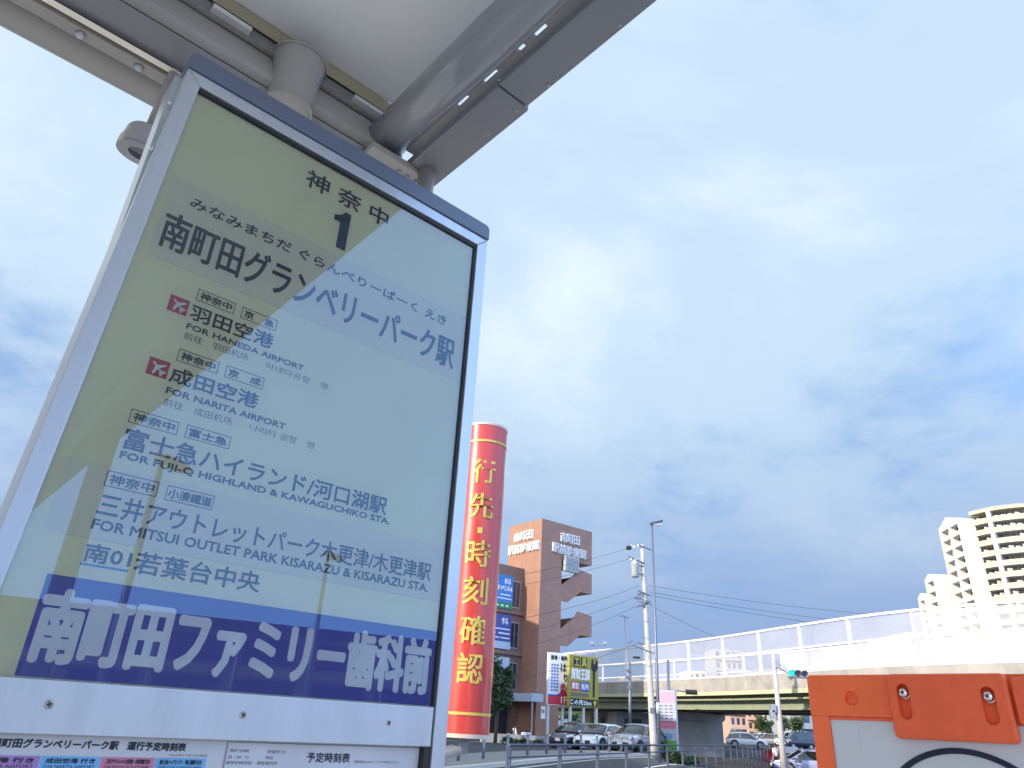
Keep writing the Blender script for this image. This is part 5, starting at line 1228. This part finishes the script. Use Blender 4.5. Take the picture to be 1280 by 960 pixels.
mb = MB(); mb.prism([(2.36, 1.50), (2.735, 1.02), (2.755, 1.02), (2.38, 1.52)], lambda u, v, t: (u, t, v), -.7, .7); mb.build('windscreen', M_carglass, cb)
for x in (-1.7, 2.0):
    for s_ in (1, -1): mb = MB(); mb.disc((x, s_ * .62, .34), (0, s_, 0), .34, .2, 18); mb.build('wheel', M_tyre, tk)

# ---------------------------------------------------------------- scooter by the clinic entrance
def scooter():
    p = at_y(650, 918, 55); g = gz(p.x, 55); r = thing('parked_scooter', (p.x, 55, g), R_(195), 'small scooter parked at the clinic entrance', 'scooter')
    for x in (.6, -.6): mb = MB(); rows = [[(x + (.21 + .05 * math.cos(a)) * math.cos(t), .05 * math.sin(a), .26 + (.21 + .05 * math.cos(a)) * math.sin(t)) for a in [k * PI / 4 for k in range(8)]] for t in [k * PI / 9 for k in range(19)]]; mb.grid(rows, close=True); mb.build('wheel', M_tyre, r)
    mb = MB(); mb.prism([(-.75, .42), (-.1, .30), (.30, .30), (.42, .85), (.34, .95), (.18, .42), (-.05, .45), (-.12, .72), (-.72, .74), (-.82, .6)], lambda u, v, t: (u, t, v), -.13, .13); mb.build('body', P_white, r, bevel=.03)
    mb = MB(); mb.box(-.68, -.08, -.12, .12, .745, .82); mb.build('seat', M_dark, r, bevel=.03)
    mb = MB(); mb.tube([(.58, 0, .26), (.40, 0, .98)], .03, 8); mb.tube([(.36, -.28, 1.02), (.42, 0, .98), (.36, .28, 1.02)], .018, 8); mb.build('handlebar', M_rail, r)
    mb = MB(); mb.disc((.47, 0, .86), (1, 0, 0), .08, .05, 14); mb.build('headlight', M_white, r)
scooter()
mbp = MB()
p = at_y(640, 925, 52); wl = thing('planter_wall', (0, 0, 0), 0, 'low concrete wall in front of the clinic entrance', 'wall')
mb = MB(); mb.box(.2, 7.3, 0, .25, -.2, .55, fn=lambda x, y, z: (p.x - 2.2 + x * .92 + y * -.35, 53.2 + x * .20 + y, gz(p.x, 52) + z)); mb.build('coping', M_conc, wl)

# ---------------------------------------------------------------- barriers at the junction
def water_barrier(px, py, D, m, label):
    p = at_y(px, py, D); r = thing('water_barrier', (p.x, D, gz(p.x, D)), R_(random.uniform(-12, 12)), label, 'road barrier', 'road barriers at the junction')
    mb = MB(); mb.prism([(-.28, 0), (.28, 0), (.28, .18), (.12, .42), (.10, .95), (-.10, .95), (-.12, .42), (-.28, .18)], lambda y, z, x: (x, y, z), -1.0, 1.0); mb.build('body', m, r, bevel=.03)
    mb = MB(); mb.tube([(.0, 0, .94), (0, 0, 1.0)], .06, 10); mb.build('filler_cap', M_dark, r)
M_rb = mat('barrier_red', (.50, .03, .05), .5)
water_barrier(966, 926, 70, M_rb, 'red road barrier left of the signal pole')
water_barrier(991, 928, 66, M_rb, 'red road barrier right of the signal pole')
water_barrier(982, 925, 74, M_white, 'white road barrier between the two red ones')

# ---------------------------------------------------------------- pedestrian
def person():
    D = 52.0; p = at_y(968.5, 930, D); g = gz(p.x, D); top = p.z
    r = thing('person', (p.x, D, g), R_(200), 'person in a white top and dark trousers walking beside the signal pole', 'person'); s = max(1.35, min(1.75, (top - g))) / 1.68
    J = dict(pel=(0, 0, .92), sp=(0, .01, 1.12), ch=(0, .0, 1.30), nk=(0, .0, 1.45), hd=(0, -.015, 1.55), hd2=(0, -.01, 1.64), lh=(.09, 0, .88), lk=(.10, -.10, .50), la=(.10, .02, .09), lt=(.10, -.14, .04), rh=(-.09, 0, .88), rk=(-.09, -.02, .49), ra=(-.09, .22, .13), rt=(-.09, .10, .04),
             ls=(.17, 0, 1.38), le=(.22, .06, 1.11), lw=(.20, -.06, .88), rs=(-.17, 0, 1.38), re=(-.22, -.05, 1.12), rw=(-.20, -.22, .95))
    Ed = [('pel', 'sp'), ('sp', 'ch'), ('ch', 'nk'), ('nk', 'hd'), ('hd', 'hd2'), ('pel', 'lh'), ('lh', 'lk'), ('lk', 'la'), ('la', 'lt'), ('pel', 'rh'), ('rh', 'rk'), ('rk', 'ra'), ('ra', 'rt'), ('ch', 'ls'), ('ls', 'le'), ('le', 'lw'), ('ch', 'rs'), ('rs', 're'), ('re', 'rw')]
    Rd = dict(pel=.135, sp=.12, ch=.14, nk=.055, hd=.095, hd2=.085, lh=.095, lk=.06, la=.04, lt=.03, rh=.095, rk=.06, ra=.04, rt=.03, ls=.06, le=.042, lw=.03, rs=.06, re=.042, rw=.03)
    def skin(name, keys, edges, m, grow=0., extra=None):
        K = list(keys); V = [tuple(c * s for c in J[k]) for k in K]; E2 = [(K.index(a), K.index(b)) for a, b in edges]
        rad = [Rd[k] * s + grow for k in K]
        if extra:
            for base_k, pts in extra:
                prev = K.index(base_k)
                for q, rr in pts: V.append(tuple(c * s for c in q)); rad.append(rr * s); E2.append((prev, len(V) - 1)); prev = len(V) - 1
        me = bpy.data.meshes.new(name); me.from_pydata(V, E2, []); me.materials.append(m); o = bpy.data.objects.new(name, me); col.objects.link(o); o.parent = r
        sk = o.modifiers.new('skin', 'SKIN'); sk.use_smooth_shade = True
        for i, v in enumerate(me.skin_vertices[0].data): v.radius = (rad[i], rad[i] * .85); v.use_root = (i == 0)
        sd = o.modifiers.new('sub', 'SUBSURF'); sd.levels = 1; sd.render_levels = 1; return o
    fingers = []
    for side, wk in ((1, 'lw'), (-1, 'rw')):
        w = Vector(J[wk])
        fingers.append((wk, [((w.x, w.y - .01, w.z - .06), .028)]))
        for k in range(4): fingers.append((wk, [((w.x + .0, w.y - .035 + k * .02, w.z - .08), .010), ((w.x - side * .005, w.y - .035 + k * .02, w.z - .15 + .01 * abs(k - 1.5)), .008)]))
        fingers.append((wk, [((w.x - side * .02, w.y - .045, w.z - .04), .010), ((w.x - side * .025, w.y - .06, w.z - .09), .008)]))
    M_skin = mat('skin', (.55, .36, .27), .6)
    body = skin('body', J.keys(), Ed, M_skin, extra=fingers)
    skin('white_top', ['ch', 'sp', 'pel', 'ls', 'le', 'rs', 're'], [('ch', 'sp'), ('sp', 'pel'), ('ch', 'ls'), ('ls', 'le'), ('ch', 'rs'), ('rs', 're')], M_white, .018)
    skin('trousers', ['pel', 'lh', 'lk', 'la', 'rh', 'rk', 'ra'], [('pel', 'lh'), ('lh', 'lk'), ('lk', 'la'), ('pel', 'rh'), ('rh', 'rk'), ('rk', 'ra')], mat('trousers_navy', (.02, .025, .06), .8), .014)
    mb = MB(); rows = []
    for i in range(7):
        a = PI / 2 * i / 6; rows.append([(.115 * math.sin(a) * math.cos(t) * s, (.01 + .125 * math.sin(a) * math.sin(t)) * s, (1.60 + .14 * math.cos(a) - (.07 if i == 6 and math.sin(t) > -.3 else 0)) * s) for t in [k * PI / 8 for k in range(16)]])
    mb.grid(rows, close=True); mb.build('hair', mat('hair_black', (.015, .012, .01), .6), r, fixn=False)
    mb = MB(); mb.tube([(0, -.115 * s, 1.575 * s), (0, -.135 * s, 1.555 * s)], [.010, .014], 8); mb.build('nose', M_skin, body)
    for sx_ in (.035, -.035): mb = MB(); mb.disc((sx_ * s, -.103 * s, 1.59 * s), (0, -1, 0), .009, .006, 8); mb.build('eye', M_dark, body)
    mb = MB(); mb.box(-.022 * s, .022 * s, -.108 * s, -.100 * s, 1.522 * s, 1.530 * s); mb.build('mouth', mat('lips', (.35, .14, .12), .6), body)
    for s_ in (1, -1):
        a = J['lt'] if s_ > 0 else J['rt']; b_ = J['la'] if s_ > 0 else J['ra']; mb = MB(); mb.box((a[0] - .045) * s, (a[0] + .045) * s, (a[1] - .05) * s, (b_[1] + .06) * s, 0 if s_ > 0 else .02, .085 * s); mb.build('shoe', M_dark, r, bevel=.03)
person()
# bicycle leaning by the junction
def bicycle():
    D = 47.0; p = at_y(988, 945, D); g = gz(p.x, D); r = thing('bicycle', (p.x, D, g), R_(20), 'dark bicycle standing right of the signal pole', 'bicycle')
    for x in (-.52, .52):
        mb = MB(); rows = [[(x + (.32 + .018 * math.cos(a)) * math.cos(t), .018 * math.sin(a), .34 + (.32 + .018 * math.cos(a)) * math.sin(t)) for a in [k * PI / 3 for k in range(6)]] for t in [k * PI / 14 for k in range(29)]]; mb.grid(rows, close=True); w_ = mb.build('wheel', M_tyre, r)
        mb = MB()
        for k in range(8): a = k * PI / 8; mb.tube([(x + .31 * math.cos(a), 0, .34 + .31 * math.sin(a)), (x - .31 * math.cos(a), 0, .34 - .31 * math.sin(a))], .003, 4)
        tag(mb.build('spokes', M_chr, w_), kind='stuff')
    mb = MB()
    for a, b_ in (((-.52, .34), (-.15, .32)), ((-.52, .34), (-.22, .78)), ((-.15, .32), (-.24, .85)), ((-.15, .32), (.34, .78)), ((-.22, .74), (.33, .86)), ((.52, .34), (.32, .98))): mb.tube([(a[0], 0, a[1]), (b_[0], 0, b_[1])], .018, 8)
    mb.build('frame', M_rail, r)
    mb = MB(); mb.tube([(.22, -.26, 1.0), (.32, 0, 1.0), (.22, .26, 1.0)], .014, 8); mb.build('handlebar', M_rail, r)
    mb = MB(); mb.box(-.38, -.12, -.07, .07, .87, .92); mb.build('saddle', M_dark, r, bevel=.02)
    mb = MB(); mb.box(.42, .68, -.16, .16, .78, 1.0); mb.build('basket', M_rail, r, bevel=.01)
bicycle()

# lay every object that stands on its own root in a tidy way: nothing left to do
